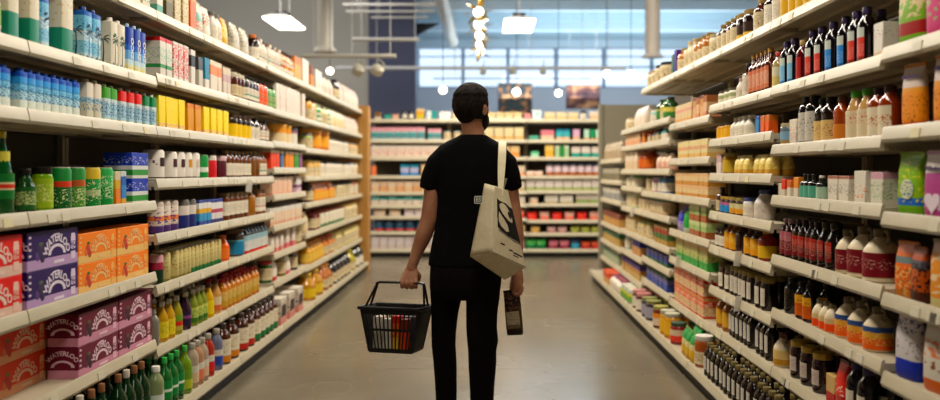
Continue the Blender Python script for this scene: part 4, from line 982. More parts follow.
Rr(Z, 786, 774, [box(.05, .06, .09, PR(((0, '#d9d2c4'), (.45, '#cf4f38')))), box(.05, .06, .07, PR(((0, '#e2dccf'),)))], 'red and white packet|low plain white packet', n=3)
Z = 1.327
Rr(Z, 770, 736, pouch(.09, .07, .11, PR(((0, '#d0a84a'), (.3, '#dcc56a'), (.8, '#d8c890')), ('#e6dcae', .3, .8, 3, .55)), seed=29), 'yellow pouch in upright row', n=6, deep=2)
Rr(Z, 734, 725, jar(.05, .135, GL('#a8862c', .1), M('#9a8a4a'), PR(((0, '#c9b04a'),))), 'golden jar beside yellow pouches', n=1)
Rr(Z, 724, 719, box(.05, .06, .13, PR(((0, '#e0d4cc'), (.6, '#c9b0b0')))), 'slim pink and white box', n=2)
Rr(Z, 718, 712, jar(.045, .12, M('#d8dce0', .4), M('#3a2c6a'), WLAB), 'white jar with violet lid', n=1)
Z = 1.165
TUB = PR(((0, '#c99a4a'), (.35, '#dcc8a0'), (.75, '#d9b890')), ('#b8845a', .1, .9, 4, .6))
Rr(Z, 710, 673, box(.12, .12, .085, TUB), 'cream and gold packet', n=9, st=2)
Rr(Z, 671, 663, jar(.07, .13, M('#5a7fae', .4), M('#4a6a9a'), WLAB), 'blue jar beside gold packets', n=3)
Rr(Z, 662, 656, jar(.07, .13, M('#c97a9a', .4), M('#b0b0c0'), WLAB), 'pink jar beside blue ones', n=2)
Rr(Z, 655, 644, jar(.07, .14, M('#d0bf94', .4), M('#4a3c24'), CLAB), 'tan jar with dark lid, far bay', n=3)
Z = 1.19
Rr(Z, 641, 624, [jar(.085, .16, M('#b8c4a0', .4), M('#4a8a5a'), WLAB), jar(.085, .15, M('#dcd0b4', .4), M('#d8d0c0'), CLAB)], 'pale green jar with green lid in far bay|cream jar with pale lid in far bay')

# fifth shelf
Z = .91
OP = PR(((0, '#c98a3c'), (.15, '#d9782c'), (.6, '#7a8a8a'), (.72, '#d07a2c')), ('#e0b878', .05, .55, 3, .54), ('#8a4a1c', .1, .5, 5, .6))
Rr(Z, 907, 888, pouch(.115, .055, .195, OP, M('#c9742c'), seed=32), 'orange dried fruit pouch beside the cream jugs', n=1, turn=.16)
Rr(Z, 919, 908, pouch(.09, .05, .185, PR(((0, '#5a2c1c'), (.2, '#b8641c'), (.6, '#5a5a64'), (.75, '#a85a24')), ('#2c1c18', .1, .7, 3, .54)), seed=31), 'dark orange pouch between two orange ones', n=1)
Rr(Z, 957, 922, pouch(.16, .06, .22, PR(((0, '#d8cf9a'), (.14, '#d99a3c'), (.8, '#c9a890')), ('#e6d2b0', .2, .8, 2.5, .54)), M('#a89a88'), seed=30), 'orange and yellow pouch at the near end', n=1, turn=.16)
Z = .93
JC = M('#dccba8', .4); JT = M('#6a5c3e', .55)
MLB = PR(((0, '#7a1428'),), ('#d8b8ac', .3, .75, 6, .6))
JGA = jug(.068, .2, JC, MLB, JT, (.1, .56))
Rr(Z, 884, 871, JGA, 'cream jug with maroon label nearest the orange pouch', n=1)
Rr(Z, 870, 853, jug(.068, .2, JC, MLB, JT, (.1, .56)), 'cream jug with maroon label, middle of three', n=1)
Rr(Z, 852, 842, jug(.05, .18, JC, MLB, JT, (.1, .56)), 'smaller cream jug with maroon label', n=1)
RDL = PR(((0, '#7a1a1c'), (.5, '#a83a30')), ('#d8b0a0', .2, .8, 6, .58))
Rr(Z, 840, 823, bottle(.046, .2, 'juice', GL('#180a08', 0, .05), BLK, RDL, (.18, .6), .7), 'large dark bottle with red label beside jugs', n=2)
Rr(Z, 822, 796, bottle(.036, .195, 'flask', GL('#180a08', 0, .05), M('#2c1a16'), RDL, (.14, .62), .9), 'dark bottle with red label and black cap', n=4, deep=2)
Rr(Z, 794, 774, bottle(.036, .19, 'flask', GL('#2c0c0c'), M('#a8868a'), PR(((0, '#7a2430'), (.6, '#b0707a')), ('#d8b0a8', .2, .8, 6, .58)), (.1, .68), 1.1), 'dark red bottle with pinkish cap', n=4, deep=2)
Z = 1.09
Rr(Z, 769, 757, bottle(.055, .16, 'juice', M('#dcd4cc', .4), M('#3f4f8a'), PR(((0, '#e0d8cc'),), ('#b09aa0', .2, .8, 4, .6)), name='plastic_bottle'), 'white bottle with navy cap, taller', n=2)
Rr(Z, 756, 746, jar(.05, .11, M('#dcd8d4', .4), M('#44549a'), WLAB), 'white jar with blue lid', n=2)
Rr(Z, 745, 734, jar(.048, .105, GL('#3a2a14'), M('#b09a4a'), PR(((0, '#dca83c'), (.5, '#d9d0a8')))), 'jar with orange-yellow label and gold lid', n=2)
Rr(Z, 733, 724, jar(.045, .105, GL('#4a3024'), M('#c9a040'), PR(((0, '#3f93c4'), (.7, '#b87a9a')))), 'jar with blue label and gold lid', n=2)
Rr(Z, 723, 713, bottle(.04, .16, 'slim', GL('#3a1214'), M('#5a2a2c'), CLAB, (.1, .5), .8), 'slim maroon bottle at bay end', n=3)
Z = .90
GBX = PR(((0, '#a8704a'), (.3, '#a8683a'), (.42, '#b0c48a'), (.75, '#c9d0a0')), ('#5a8a4a', .4, .8, 4, .6))
Rr(Z, 708, 690, box(.14, .12, .11, GBX), 'green and brown box in short stack', n=4, st=2)
Rr(Z, 689, 683, pouch(.14, .1, .19, PR(((0, '#c9d0c0'), (.2, '#1f9a4a'), (.8, '#2c8a4a'))), seed=33), 'emerald pouch beside stacked boxes', n=2)
Rr(Z, 682, 670, pouch(.14, .1, .19, PR(((0, '#b0a0c4'), (.4, '#4a3a9a'), (.8, '#6a4a8a')), ('#3a5ac0', .3, .8, 3, .55)), seed=34), 'violet pouch beside emerald ones', n=4)
Z = .985
Rr(Z, 669, 655, jar(.07, .14, M('#dcb898', .4), M('#3a7a6a'), CLAB), 'peach jar with teal lid', sp=1.15, deep=2)
Rr(Z, 654, 643, jar(.07, .13, M('#d9c4a0', .4), M('#6a5a3a'), CLAB), 'beige jar with brown lid', sp=1.15, deep=2)
Rr(Z, 641, 623, jar(.08, .15, M('#b4bc8c', .4), M('#c9c4a4'), CLAB), 'olive jar with pale lid in far bay', sp=1.15, deep=2)

# sixth shelf
Z = .63
Rr(Z, 911, 888, pouch(.13, .06, .225, PR(((0, '#1f3aa0'), (.3, '#d4cfd0')), ('#5a4a8a', .7, .9, 5, .55), ('#a89a94', .32, .6, 4, .6)), M('#5a5a9a'), seed=36), 'white sugar pouch with royal blue foot', n=1, turn=.16)
Rr(Z, 948, 916, pouch(.16, .06, .225, PR(((0, '#c9701c'), (.18, '#d8d2c6')), ('#d98a5a', .5, .75, 4, .55), ('#8a5a3a', .25, .45, 3, .6)), M('#b8b2a4'), seed=35), 'white pouch with orange foot at the near end', n=1, turn=.16)
Z = .665
OLB = PR(((0, '#d9701c'), (.5, '#d9a83c'), (.75, '#3a5a8a')), ('#e0c07a', .2, .8, 5, .55))
JGB = jug(.058, .165, JC, OLB, JT, (.06, .58))
Rr(Z, 884, 840, JGB, 'cream jug with blue and orange label', n=4, inset=.03)
JGC = jug(.034, .122, JC, PR(((0, '#d9601c'), (.6, '#d8c49a'))), JT, (.06, .5))
Rr(Z, 839, 815, JGC, 'small cream jug with orange label', n=4)
Rr(Z, 813, 797, bottle(.034, .17, 'flask', GL('#15100c', 0, .05), BLK, PR(((0, '#c9701c'), (.6, '#d8a83c')), ('#2c1c14', .2, .8, 4, .6)), (.1, .66), 1.3), 'black bottle with orange label', n=3, deep=2)
Rr(Z, 796, 785, bottle(.04, .17, 'flask', GL('#12100e', 0, .05), BLK), 'plain black bottle beside orange-labelled ones', n=2)
Rr(Z, 784, 772, jar(.042, .13, GL('#7a3a14'), M('#9a7a3a'), None), 'brown honey jar without label', n=2)
Z = .877
GLB = PR(((0, '#d9a424'),), ('#e6cf7a', .3, .8, 3, .55))
Rr(Z, 769, 762, bottle(.05, .16, 'flask', GL('#8a1c14'), M('#b07a3a'), PR(((0, '#d9b83c'),)), (.1, .5)), 'red bottle with yellow label', n=1, deep=2)
Rr(Z, 761, 748, bottle(.048, .165, 'flask', GL('#3a1a0c'), M('#5a3a1c'), GLB, (.1, .66), 1.1), 'dark bottle with gold oval label', n=3, deep=2)
Rr(Z, 747, 740, bottle(.05, .16, 'flask', GL('#3a0c10'), M('#4a2420')), 'maroon bottle without label', n=2, deep=2)
Rr(Z, 739, 729, bottle(.05, .165, 'flask', GL('#7a4a14'), M('#8a6a34'), GLB, (.08, .68), 1.2), 'amber bottle with gold label', n=2, deep=2)
Rr(Z, 728, 711, jar(.045, .12, GL('#2c140c'), M('#4a3420'), WLAB, (.12, .62), 1.0), 'small brown jar with white label', n=5, deep=2)
Z = .69
GRB = PR(((0, '#5aa85a'), (.35, '#c9c48a'), (.8, '#d0b880')), ('#3f9a5a', .15, .6, 3, .54))
Rr(Z, 709, 671, box(.11, .12, .19, GRB), 'cream box with green foot', n=10)
Z = .745
Rr(Z, 669, 655, box(.12, .12, .15, PR(((0, '#b89a5a'), (.3, '#5a7a4a'), (.6, '#9a3a30'), (.85, '#b8a06a')))), 'red and green carton in far bay', n=5)
Rr(Z, 654, 643, jar(.08, .14, M('#c9b070', .4), M('#8a8a4a'), CLAB), 'mustard jar in far bay', deep=2)
Rr(Z, 641, 623, jar(.09, .15, M('#cfb27a', .4), M('#b8904a'), CLAB), 'gold jar in far bay', deep=2)

# seventh and eighth shelves
Z = .375
Rr(Z, 872, 850, bottle(.042, .21, 'flask', GL('#120a14', 0, .05), PC, PR(((0, '#c9742c'), (.4, '#d8d0c0'))), (.1, .5), .8), 'purple-capped dark bottle on low shelf', n=2, deep=2)
Rr(Z, 846, 828, [pouch(.09, .06, .2, PR(((0, '#a8281c'), (.3, '#c93a24'), (.6, '#b83020')), ('#e6dccb', .3, .5, 3, .56)), BLK, seed=37), box(.09, .08, .12, PR(((0, '#a8201c'), (.4, '#c9ae7a'))))], 'bright red pouch on low shelf|red and tan box on low shelf', n=2)
DJR = jar(.048, .175, GL('#22080e', 0, .05), GOLD, PR(((0, '#c9bcb4'),), ('#7a5a60', .2, .8, 5, .58)), (.2, .58), .8)
Rr(Z, 827, 793, DJR, 'dark fruit jar with gold lid', n=3, deep=2)
Rr(Z, 791, 776, jug(.05, .165, JC, PR(((0, '#b8903c'), (.4, '#d9c088'))), BRN, (.06, .5)), 'cream growler with gold label', n=1)
DKW = bottle(.036, .205, 'flask', GL('#170a06', 0, .05), M('#2c1c10'), PR(((0, '#d8d2c8'),), ('#7a6f68', .2, .8, 6, .6)), (.2, .66), .62)
Rr(Z, 773, 733, DKW, 'dark syrup bottle with narrow white label, lower row', n=9, deep=3)
Rr(Z, 732, 719, bottle(.046, .2, 'flask', GL('#a8701c', .1), M('#c9a040'), PR(((0, '#d8b04a'),)), (.14, .6)), 'golden syrup bottle with gold label', n=2, deep=2)
Rr(Z, 718, 712, bottle(.04, .19, 'flask', GL('#2c3a14'), BLK), 'dark olive bottle beside golden syrup', n=1)
Z = .62
DKS = jar(.04, .17, GL('#1c0c08', 0, .05), M('#a8924a'), PR(((0, '#dcd4c8'),), ('#7a6f68', .2, .8, 6, .6)), (.14, .66), .75, name=None) if False else bottle(.04, .17, 'jar', GL('#1c0c08', 0, .05), M('#8f7a3c'), PR(((0, '#dcd4c8'),), ('#7a6f68', .2, .8, 6, .6)), (.14, .68), .75, name='jar', cat='jar')
Rr(Z, 769, 735, DKS, 'dark syrup jar with tall white label', n=7, deep=2)
Rr(Z, 734, 722, bottle(.045, .16, 'jar', GL('#3a1c0c'), M('#5a4a24'), WLAB, (.14, .66), .8, name='jar', cat='jar'), 'brown jar with white label at row end', n=2, deep=2)
Rr(Z, 721, 712, bottle(.045, .15, 'jar', GL('#7a7a4a', .2), M('#c9c4b0'), None, name='jar', cat='jar'), 'greenish jar with pale lid', n=2)
Z = .365
OWB = PR(((0, '#c9602c'), (.12, '#d8b48a'), (.55, '#d9501c'), (.85, '#d0a070')), ('#e0d0b8', .1, .8, 2.5, .54))
Rr(Z, 705, 671, box(.17, .13, .135, OWB), 'orange and white box in double stack', n=7, st=2)
Z = .575
Rr(Z, 669, 644, box(.16, .13, .09, PR(((0, '#2f6a4a'), (.3, '#3f4a8a'), (.7, '#6a6a9a')))), 'flat indigo box in far bay', n=6)
Z = .54
Rr(Z, 641, 633, box(.12, .12, .14, PR(((0, '#c9a070'), (.6, '#2f3a8a')))), 'tan box with navy top in far bay', n=3)
Rr(Z, 632, 622, jar(.08, .14, M('#a8b8a4', .4), M('#c9d0c8'), WLAB), 'pale jar in far bay, low', n=4)
Z = .38
Rr(Z, 669, 644, box(.16, .13, .12, PR(((0, '#4a5a9a'), (.5, '#7a7aa8'), (.8, '#2f5a4a')))), 'blue carton in far bay, low', n=6)
Z = .31
Rr(Z, 641, 622, box(.14, .13, .14, PR(((0, '#c9b07a'), (.4, '#b8905a'), (.7, '#5a4a8a')))), 'straw-coloured carton in far bay, low')

# bottom deck
Z = .12
DKB3 = bottle(.038, .235, 'flask', GL('#170a06', 0, .05), M('#6a5a2c'), PR(((0, '#d8d2c8'),), ('#7a6f68', .2, .8, 6, .6)), (.2, .6), .6)
Rr(Z, 806, 707, DKB3, 'dark syrup bottle on the bottom deck', deep=4, sp=1.12)
Rr(Z, 706, 698, jar(.06, .22, GL('#a8622c', .1), M('#e2dcd0'), CLAB, (.1, .5)), 'amber jar with white lid on bottom deck', n=2, deep=3)
Rr(Z, 697, 681, pouch(.1, .08, .19, PR(((0, '#d8b42c'), (.4, '#d8d0a0'), (.6, '#3f9a5a'))), seed=38), 'yellow and green pouch on bottom deck', n=5, deep=3)
Rr(Z, 680, 674, jar(.06, .15, GL('#8a2c2c'), M('#2c4a34'), PR(((0, '#d0503c'), (.5, '#d8c8b0')))), 'jar with red label and dark lid on bottom deck', n=2, deep=3)
Rr(Z, 673, 665, jar(.065, .18, GL('#d0a42c', .1), M('#b8b8a0'), PR(((0, '#e0b83c'),))), 'yellow jar with pale lid on bottom deck', n=2, deep=3)
Rr(Z, 664, 655, jar(.065, .17, GL('#6a2c1c'), M('#a8a04a'), PR(((0, '#d8c8b4'), (.6, '#d89a3c')))), 'brown jar with olive lid on bottom deck', n=3, deep=3)
Rr(Z, 654, 646, jar(.07, .16, GL('#3a3040'), M('#8a8a4a'), PR(((0, '#a8a4b0'),))), 'grey-purple jar on bottom deck', n=3, deep=3)
Rr(Z, 645, 637, jar(.075, .16, GL('#5a2c20'), M('#c07a74'), WLAB), 'jar with rosy lid on bottom deck', n=3, deep=3)
Rr(Z, 636, 626, jar(.08, .17, M('#9cae94', .4), M('#d8d4c0'), PR(((0, '#7fae5a'), (.5, '#d8d04a')))), 'pale green jar far along bottom deck', n=4, deep=2)
Rr(Z, 625, 613, bottle(.08, .2, 'juice', M('#d8d0c4', .4), M('#a8506a'), WLAB, name='plastic_bottle'), 'white bottle far along bottom deck', n=5)
Rr(Z, 611, 604, box(.2, .15, .19, PR(((0, '#d8b07a'), (.5, '#c9623c')))), 'rust box at the grey panel, bottom deck', n=3)
# narrow far bay by the grey panel
for i, (z, c, k, nm) in enumerate(((1.24, '#8a8470', '#b8b2a0', 'grey packet'), (1.02, '#a8a8a4', '#d8d4c8', 'silver packet'), (.73, '#c9a46a', '#8a5a4a', 'ochre packet'), (.52, '#c9ae74', '#5a8a6a', 'sand-coloured packet'), (.31, '#b8c0a8', '#8aa08a', 'sage packet'))):
    Rr(z, 620, 604, box(.16, .12, .14, PR(((0, c), (.6, k)))), nm + ' on the narrow far bay', n=6)
Rr(1.48, 620, 604, pouch(.18, .08, .2, PR(((0, '#b8a890'), (.5, '#c9bca8')), ('#4a2c3a', .3, .8, 2.5, .6)), seed=39), 'mauve and tan pouch on the narrow far bay', n=5)

# ------------------------------------------------------------------ shelving across the end of the aisle
TQ = PR(((0, '#dfe6e0'), (.12, '#2f9fa0'), (.6, '#b8c8c4'), (.7, '#dca8b0')), ('#d0707a', .15, .6, 3, .58))
PKB = PR(((0, '#e6d8c8'), (.3, '#e8dccf')), ('#d88a70', .25, .7, 2.6, .56))
V = BV[0]
Br(2.145, 372, 383, [box(.09, .1, .12, PR(((0, '#d9cbb4'), (.4, '#8a6a34')))), box(.09, .1, .14, PR(((0, '#e2d6c4'),)))], 'brown and cream box on top shelf|plain cream box on top shelf', n=2)
Br(2.145, 384, 399, [box(.09, .1, .11, PR(((0, '#4aa896'), (.7, '#2c4a50')))), box(.09, .1, .12, PR(((0, '#dcb8a4'), (.7, '#5a4a54'))))], 'green box with dark top, top shelf|pink box with dark top, top shelf', n=2)
Br(2.145, 401, 414, bottle(.05, .14, 'jar', GL('#1c1c2c'), BLK, WLAB, (.2, .6), .8, name='jar', cat='jar'), 'black jar on top', n=2)
Br(2.145, 416, 424, box(.12, .1, .17, PR(((0, '#c9b83c'), (.5, '#d9a44a'), (.8, '#d8c090')))), 'yellow box on top')
Br(2.145, 426, 437, [box(.07, .1, .14, PR(((0, '#d8e0dc'),))), box(.06, .1, .14, PR(((0, '#1f9a94'),))), box(.06, .1, .15, PR(((0, '#b8b09c'),)))], 'slim white box on top shelf|slim teal box on top shelf|slim grey box on top shelf', n=3)
Br(2.145, 439, 451, box(.18, .12, .13, PR(((0, '#e6e6e2'),))), 'wide white box on top', n=1)
Br(1.828, 371, 425, box(.115, .1, .2, TQ), 'turquoise and pink formula box', n=7)
Br(1.828, 428, 441, box(.1, .1, .18, TQ), 'turquoise box past the dark gap', n=2)
Br(1.828, 442, 462, jar(.06, .14, M('#d0b078', .4), M('#b8c0c0'), CLAB), 'tan jar of baby food', n=3)
Br(1.557, 371, 446, box(.125, .1, .19, PKB), 'pale peach cereal box', n=9)
Br(1.27, 371, 376, pouch(.08, .06, .16, PR(((0, '#e08a5a'),)), seed=41), 'orange pouch by wooden panel', n=1)
Br(1.27, 400, 419, box(.13, .1, .18, PR(((0, '#2f8fc0'), (.3, '#c0c0d8'), (.75, '#1f8aa0'))), name='diaper_pack', cat='pack'), 'blue pack beside bare shelf', n=2)
Br(1.27, 421, 445, box(.12, .1, .18, PR(((0, '#dcb48a'), (.4, '#e2c8a0')))), 'sand box beside blue packs', n=3)
Br(1.018, 371, 446, [box(.12, .1, .17, PR(((0, '#e2c4a0'), (.5, '#e6d2ba')))), box(.12, .1, .17, PR(((0, '#dcb088'), (.6, '#e2c8b0'))))], 'pale peach packet in full row|deeper peach packet in full row', n=9)
Br(.815, 371, 446, [box(.12, .1, .14, PR(((0, '#e0d2c2'), (.6, '#7fb8b0')))), box(.12, .1, .13, PR(((0, '#e6dacb'), (.7, '#2f9a94'))))], 'cream packet with pale aqua top|cream packet with strong aqua top', n=9)
Br(.645, 372, 402, pouch(.18, .1, .12, PR(((0, '#e2d0ba'), (.6, '#dcc4a8'))), seed=42), 'beige pouch on low shelf by wooden panel', n=3)
Br(.645, 404, 446, box(.15, .1, .12, PR(((0, '#e4d8da'), (.5, '#dccfc8')))), 'pale lilac packet on low shelf', n=4)
Br(.405, 373, 446, jar(.075, .17, M('#2f4f6a', .35), M('#24405a'), PR(((0, '#d8583c'), (.3, '#3a6078')))), 'navy tub with red foot', n=7)
Br(.12, 371, 446, box(.12, .1, .2, PR(((0, '#d8ccc4'), (.4, '#dcd2d0')), ('#a08a94', .2, .5, 3, .6))), 'pale mauve box on bottom shelf', n=9)
# middle bay, mostly behind the man
Br(2.145, 452, 522, box(.12, .1, .12, PR(((0, '#e0d4b4'), (.5, '#d8c49a')))), 'cream box on top behind the man', n=8)
Br(1.828, 464, 524, box(.14, .1, .2, PR(((0, '#dcb87a'), (.3, '#e2d2ae')), ('#b88a4a', .1, .6, 3, .6))), 'cream and gold box, middle bay', n=6)
Br(1.557, 450, 520, box(.14, .1, .18, PR(((0, '#dca868'), (.5, '#e2c69a')))), 'orange-cream box, middle bay', n=7)
Br(1.27, 450, 525, box(.14, .1, .16, PR(((0, '#e2a070'), (.3, '#e0cfb8')))), 'salmon-footed box, middle bay', n=8)
Br(1.03, 450, 525, box(.14, .1, .16, PR(((0, '#c9b88a'), (.4, '#e0d8c8')))), 'pale box, middle bay', n=8)
Br(.83, 450, 525, box(.14, .1, .13, PR(((0, '#d8c8b0'), (.4, '#e6dfd4')))), 'white packet, middle bay', n=8)
Br(.61, 450, 525, pouch(.15, .1, .14, PR(((0, '#d8503c'), (.5, '#e08a7a'))), seed=43), 'red pouch, middle bay', n=7)
Br(.39, 450, 525, box(.14, .1, .12, PR(((0, '#c9b08a'), (.5, '#d8c8a0')))), 'tan packet, middle bay', n=8)
Br(.12, 450, 525, pouch(.15, .1, .16, PR(((0, '#c9a8b0'), (.5, '#d8c8cc'))), seed=44), 'pink pouch on bottom, middle bay', n=7)
# bay beside the grey panel
Br(2.145, 524, 531, box(.1, .1, .1, PR(((0, '#d89a94'),))), 'rosy box on top', n=1)
Br(2.145, 532, 542, box(.14, .1, .15, PR(((0, '#dce4e4'),), ('#2f9a94', .3, .8, 2, .62))), 'white box with teal spot on top', n=1)
Br(2.145, 544, 579, box(.16, .1, .12, PR(((0, '#d8c08a'), (.4, '#dcd0b0')))), 'straw-coloured box on top', n=4)
Br(2.145, 580, 587, jar(.05, .15, GL('#2c1c1c'), BLK, WLAB), 'dark jar on top by grey panel', n=1)
Br(2.145, 588, 601, box(.14, .1, .13, PR(((0, '#dcc09a'), (.5, '#e2d2c0')))), 'beige box on top by grey panel', n=2)
Br(1.828, 528, 540, box(.14, .1, .07, PR(((0, '#3f9a84'), (.6, '#7ab8a0')))), 'low green box', n=2)
Br(1.828, 541, 554, box(.1, .1, .16, PR(((0, '#dcc8b0'), (.5, '#d08a94')))), 'pink-topped box', n=3)
Br(1.828, 556, 570, box(.1, .1, .17, PR(((0, '#e0c09a'), (.3, '#5ab0b4'), (.8, '#2f7f94')))), 'turquoise-topped box', n=3)
Br(1.828, 571, 582, box(.1, .1, .17, PR(((0, '#dcb89a'), (.35, '#d8b4c8')))), 'lilac and peach box', n=2)
Br(1.828, 584, 601, [box(.075, .1, .17, PR(((0, '#d89a5a'), (.2, '#c0dcc8')))), box(.05, .1, .17, PR(((0, '#d89a5a'), (.2, '#1f9a6a'))))], 'wide mint box with orange foot|narrow green box with orange foot', n=4)
Br(1.557, 527, 543, pouch(.13, .1, .1, PR(((0, '#c0dcc4'), (.5, '#6ab088'))), seed=45), 'mint pouch under the dark gap', n=2)
Br(1.557, 545, 554, box(.13, .1, .2, PR(((0, '#e2ba5a'), (.6, '#e6cc84')))), 'sunny yellow box', n=1)
Br(1.557, 555, 569, [box(.07, .1, .19, PR(((0, '#b8d0a8'), (.8, '#dce0cc')))), box(.05, .1, .19, PR(((0, '#3f9a5a'),)))], 'pale green box beside yellow one|narrow green box beside pale green', n=4)
Br(1.557, 571, 601, box(.13, .1, .17, PR(((0, '#1f9a84'), (.42, '#e0d4c8')), ('#2fb0a8', 0, .42, 3, .55))), 'white box with teal foot', n=4)
Br(1.27, 526, 543, pouch(.13, .1, .08, PR(((0, '#d8b49a'), (.5, '#e0c8b8'))), seed=46), 'low peach pouch', n=2)
Br(1.27, 546, 601, jar(.058, .19, GL('#b87a4a', .1), M('#5a6a7a'), PR(((0, '#b87a4a'), (.35, '#e0d0d4'))), (.1, .8)), 'amber baby food jar with pink label', n=7)
Br(1.04, 526, 601, box(.135, .1, .17, PR(((0, '#b8c08a'), (.35, '#e2d8d0')), ('#8a9a5a', .2, .45, 3, .56))), 'white box with olive foot', n=8)
Br(.84, 526, 542, pouch(.13, .1, .1, PR(((0, '#e0c0a0'), (.5, '#e6d8c4'))), seed=47), 'cream pouch low beside the man', n=2)
Br(.84, 544, 574, box(.2, .1, .13, PR(((0, '#b8a87a'), (.3, '#e2dccf')))), 'wide white packet', n=2)
Br(.84, 576, 601, box(.19, .1, .16, PR(((0, '#9fb07a'), (.5, '#d8d0c4')), ('#d8583c', .3, .7, 2.2, .62))), 'white packet with red spot', n=2)
Br(.585, 526, 601, [pouch(.15, .1, .12, PR(((0, '#d8402c'),)), seed=48), pouch(.15, .1, .13, PR(((0, '#e08a74'), (.5, '#e0b4a4'))), seed=49)], 'red pouch in mixed row|rosy pouch in mixed row', n=6, inset=.04)
Br(.385, 527, 544, pouch(.14, .1, .1, PR(((0, '#c9a04a'), (.5, '#d8b87a'))), seed=50), 'mustard pouch, low shelf', n=2)
Br(.385, 546, 568, pouch(.14, .1, .1, PR(((0, '#c09090'), (.5, '#d0b0a8'))), seed=51), 'dusky pink pouch, low shelf', n=2)
Br(.385, 570, 601, pouch(.14, .1, .1, PR(((0, '#9aa04a'), (.5, '#b0b060'))), seed=52), 'olive pouch, low shelf', n=3)
Br(.12, 526, 546, pouch(.15, .1, .15, PR(((0, '#1f7a4a'), (.5, '#5ab060'))), seed=53), 'deep green pouch on bottom', n=2)
Br(.12, 548, 570, pouch(.15, .1, .14, PR(((0, '#9a4a5a'), (.5, '#c07a84'))), seed=54), 'wine-coloured pouch on bottom', n=2)
Br(.12, 571, 580, pouch(.13, .1, .16, PR(((0, '#4a9ab0'), (.6, '#24405a'))), seed=55), 'blue pouch on bottom', n=1)
Br(.12, 581, 601, pouch(.14, .1, .12, PR(((0, '#b03a24'), (.6, '#c0603c'))), seed=56), 'brick red pouch on bottom', n=2)
# ------------------------------------------------------------------ up under the roof
steelw = M('#b9b6b0', .45, .1); blackm = M('#1c1c20', .5); lampw = M('#fff6e8', .4, emit=7.0); bulbw = M('#fff3dc', .4, emit=9.0)
duct_m = M('#cfcac0', .45, .05); duct_b = M('#c4b5a4', .55); gold_m = M('#b59a4a', .35, .7)
def troffer(px, py, Y, L, w, label):
    p = W(px, py, Y); t = thing('high_bay_light', label, 'ceiling light', (p.x, Y, p.z), 0, 'high bay lights')
    g = G().add([(sx*a, y, z) for z, a, q in ((.0, w/2, 0), (.06, w/2*.55, .12)) for y in (q, L - q) for sx in (-1, 1)],
                [(0, 1, 3, 2), (4, 6, 7, 5), (0, 4, 5, 1), (1, 5, 7, 3), (3, 7, 6, 2), (2, 6, 4, 0)], steelw)
    g.obj('housing', t, 0)
    G().box(-w/2 + .012, w/2 - .012, .012, L - .012, -.02, 0, lampw).obj('diffuser', t, 0)
    G().box(-w*.2, w*.2, L*.3, L*.6, .06, .16, blackm).obj('ballast_box', t, 0)
    for y in (L*.25, L*.8): G().tube([(0, y, .06), (0, y, HC - p.z)], .006, steelw, 6).obj('hanger', t)
troffer(276, 16.5, 14.3, 1.2, .47, 'white high bay light hung before the grey wall')
troffer(520, 19, 13.4, 1.2, .49, 'white high bay light hung over the middle of the aisle')
# ducts
def vduct(px0, px1, py, Y, mat, label):
    a = W(px0, py, Y); b = W(px1, py, Y); r = (b.x - a.x)/2; c = (a.x + b.x)/2
    t = thing('hanging_air_duct', label, 'duct', (c, Y, a.z))
    G().lathe([(r, .03), (r, HC - a.z)], mat, 20).obj('duct_pipe', t)
    G().lathe([(r*1.5, -.03), (r*1.45, -.01), (r*1.02, .05)], mat, 20).obj('diffuser_flange', t)
    for z in (.45, 1.0): 
        if a.z + z < HC - .05: G().lathe([(r*1.03, z), (r*1.05, z + .01), (r*1.05, z + .03), (r*1.03, z + .04)], mat, 20).obj('duct_joint', t)
vduct(317, 333, 50, 13.0, duct_m, 'white upright air duct against the grey wall')
vduct(645, 660, 56, 16.0, duct_b, 'beige upright air duct before the windows')
t = thing('hanging_air_duct', 'long grey round duct running along the aisle under the roof', 'duct', (-.82, 9, 4.42))
G().tube([(0, k*1.0, 0) for k in range(13)], .125, duct_m, 20).obj('duct_pipe', t)
for k in range(2, 12, 3): G().tube([(0, k - .02, 0), (0, k + .02, 0)], .132, duct_m, 20).obj('duct_joint', t)
for k in (1, 6, 11): G().tube([(0, k, .12), (0, k, HC - 4.42)], .008, steelw, 6).obj('hanger', t)
# rails, pipes
def rail(px0, px1, py, Y, r, mat, label, name='hanging_pipe', cat='pipe', drop=2):
    a = W(px0, py, Y); b = W(px1, py, Y)
    t = thing(name, label, cat, (a.x, Y, a.z))
    L = b.x - a.x
    G().tube([(0, 0, 0), (L*.5, 0, 0), (L, 0, 0)], r, mat, 10).obj('pipe' if cat == 'pipe' else 'rail', t)
    for k in range(drop):
        x = L*(.14 + .8*k/max(1, drop - 1)); G().tube([(x, 0, r), (x, 0, HC - a.z)], .006, steelw, 6).obj('hanger', t)
    return t, L
rail(343, 436, 4.5, 15.2, .024, steelw, 'uppermost of three thin pipes before the navy wall')
rail(346, 434, 11.5, 15.5, .022, steelw, 'middle of three thin pipes before the navy wall')
rail(371, 428, 17.5, 15.8, .02, steelw, 'lowest and shortest of three thin pipes before the navy wall')
rail(336, 626, 68, 16.4, .035, M('#b3b2b4', .45), 'long pipe crossing before the navy wall and the windows', drop=4)
rail(433, 592, 78.5, 17.2, .014, M('#8f98a6', .5), 'thin rail crossing before the windows', name='track_rail', cat='rail', drop=3)
rail(352, 419, 39.5, 14.2, .03, steelw, 'bare light rail above the rail with spotlights', name='track_rail', cat='rail')
t, L = rail(300, 396, 56, 12.0, .028, M('#b8b3a6', .5), 'rail carrying two round spotlights before the navy wall', name='track_light', cat='light rail', drop=3)
spot_m = M('#a8a392', .5)
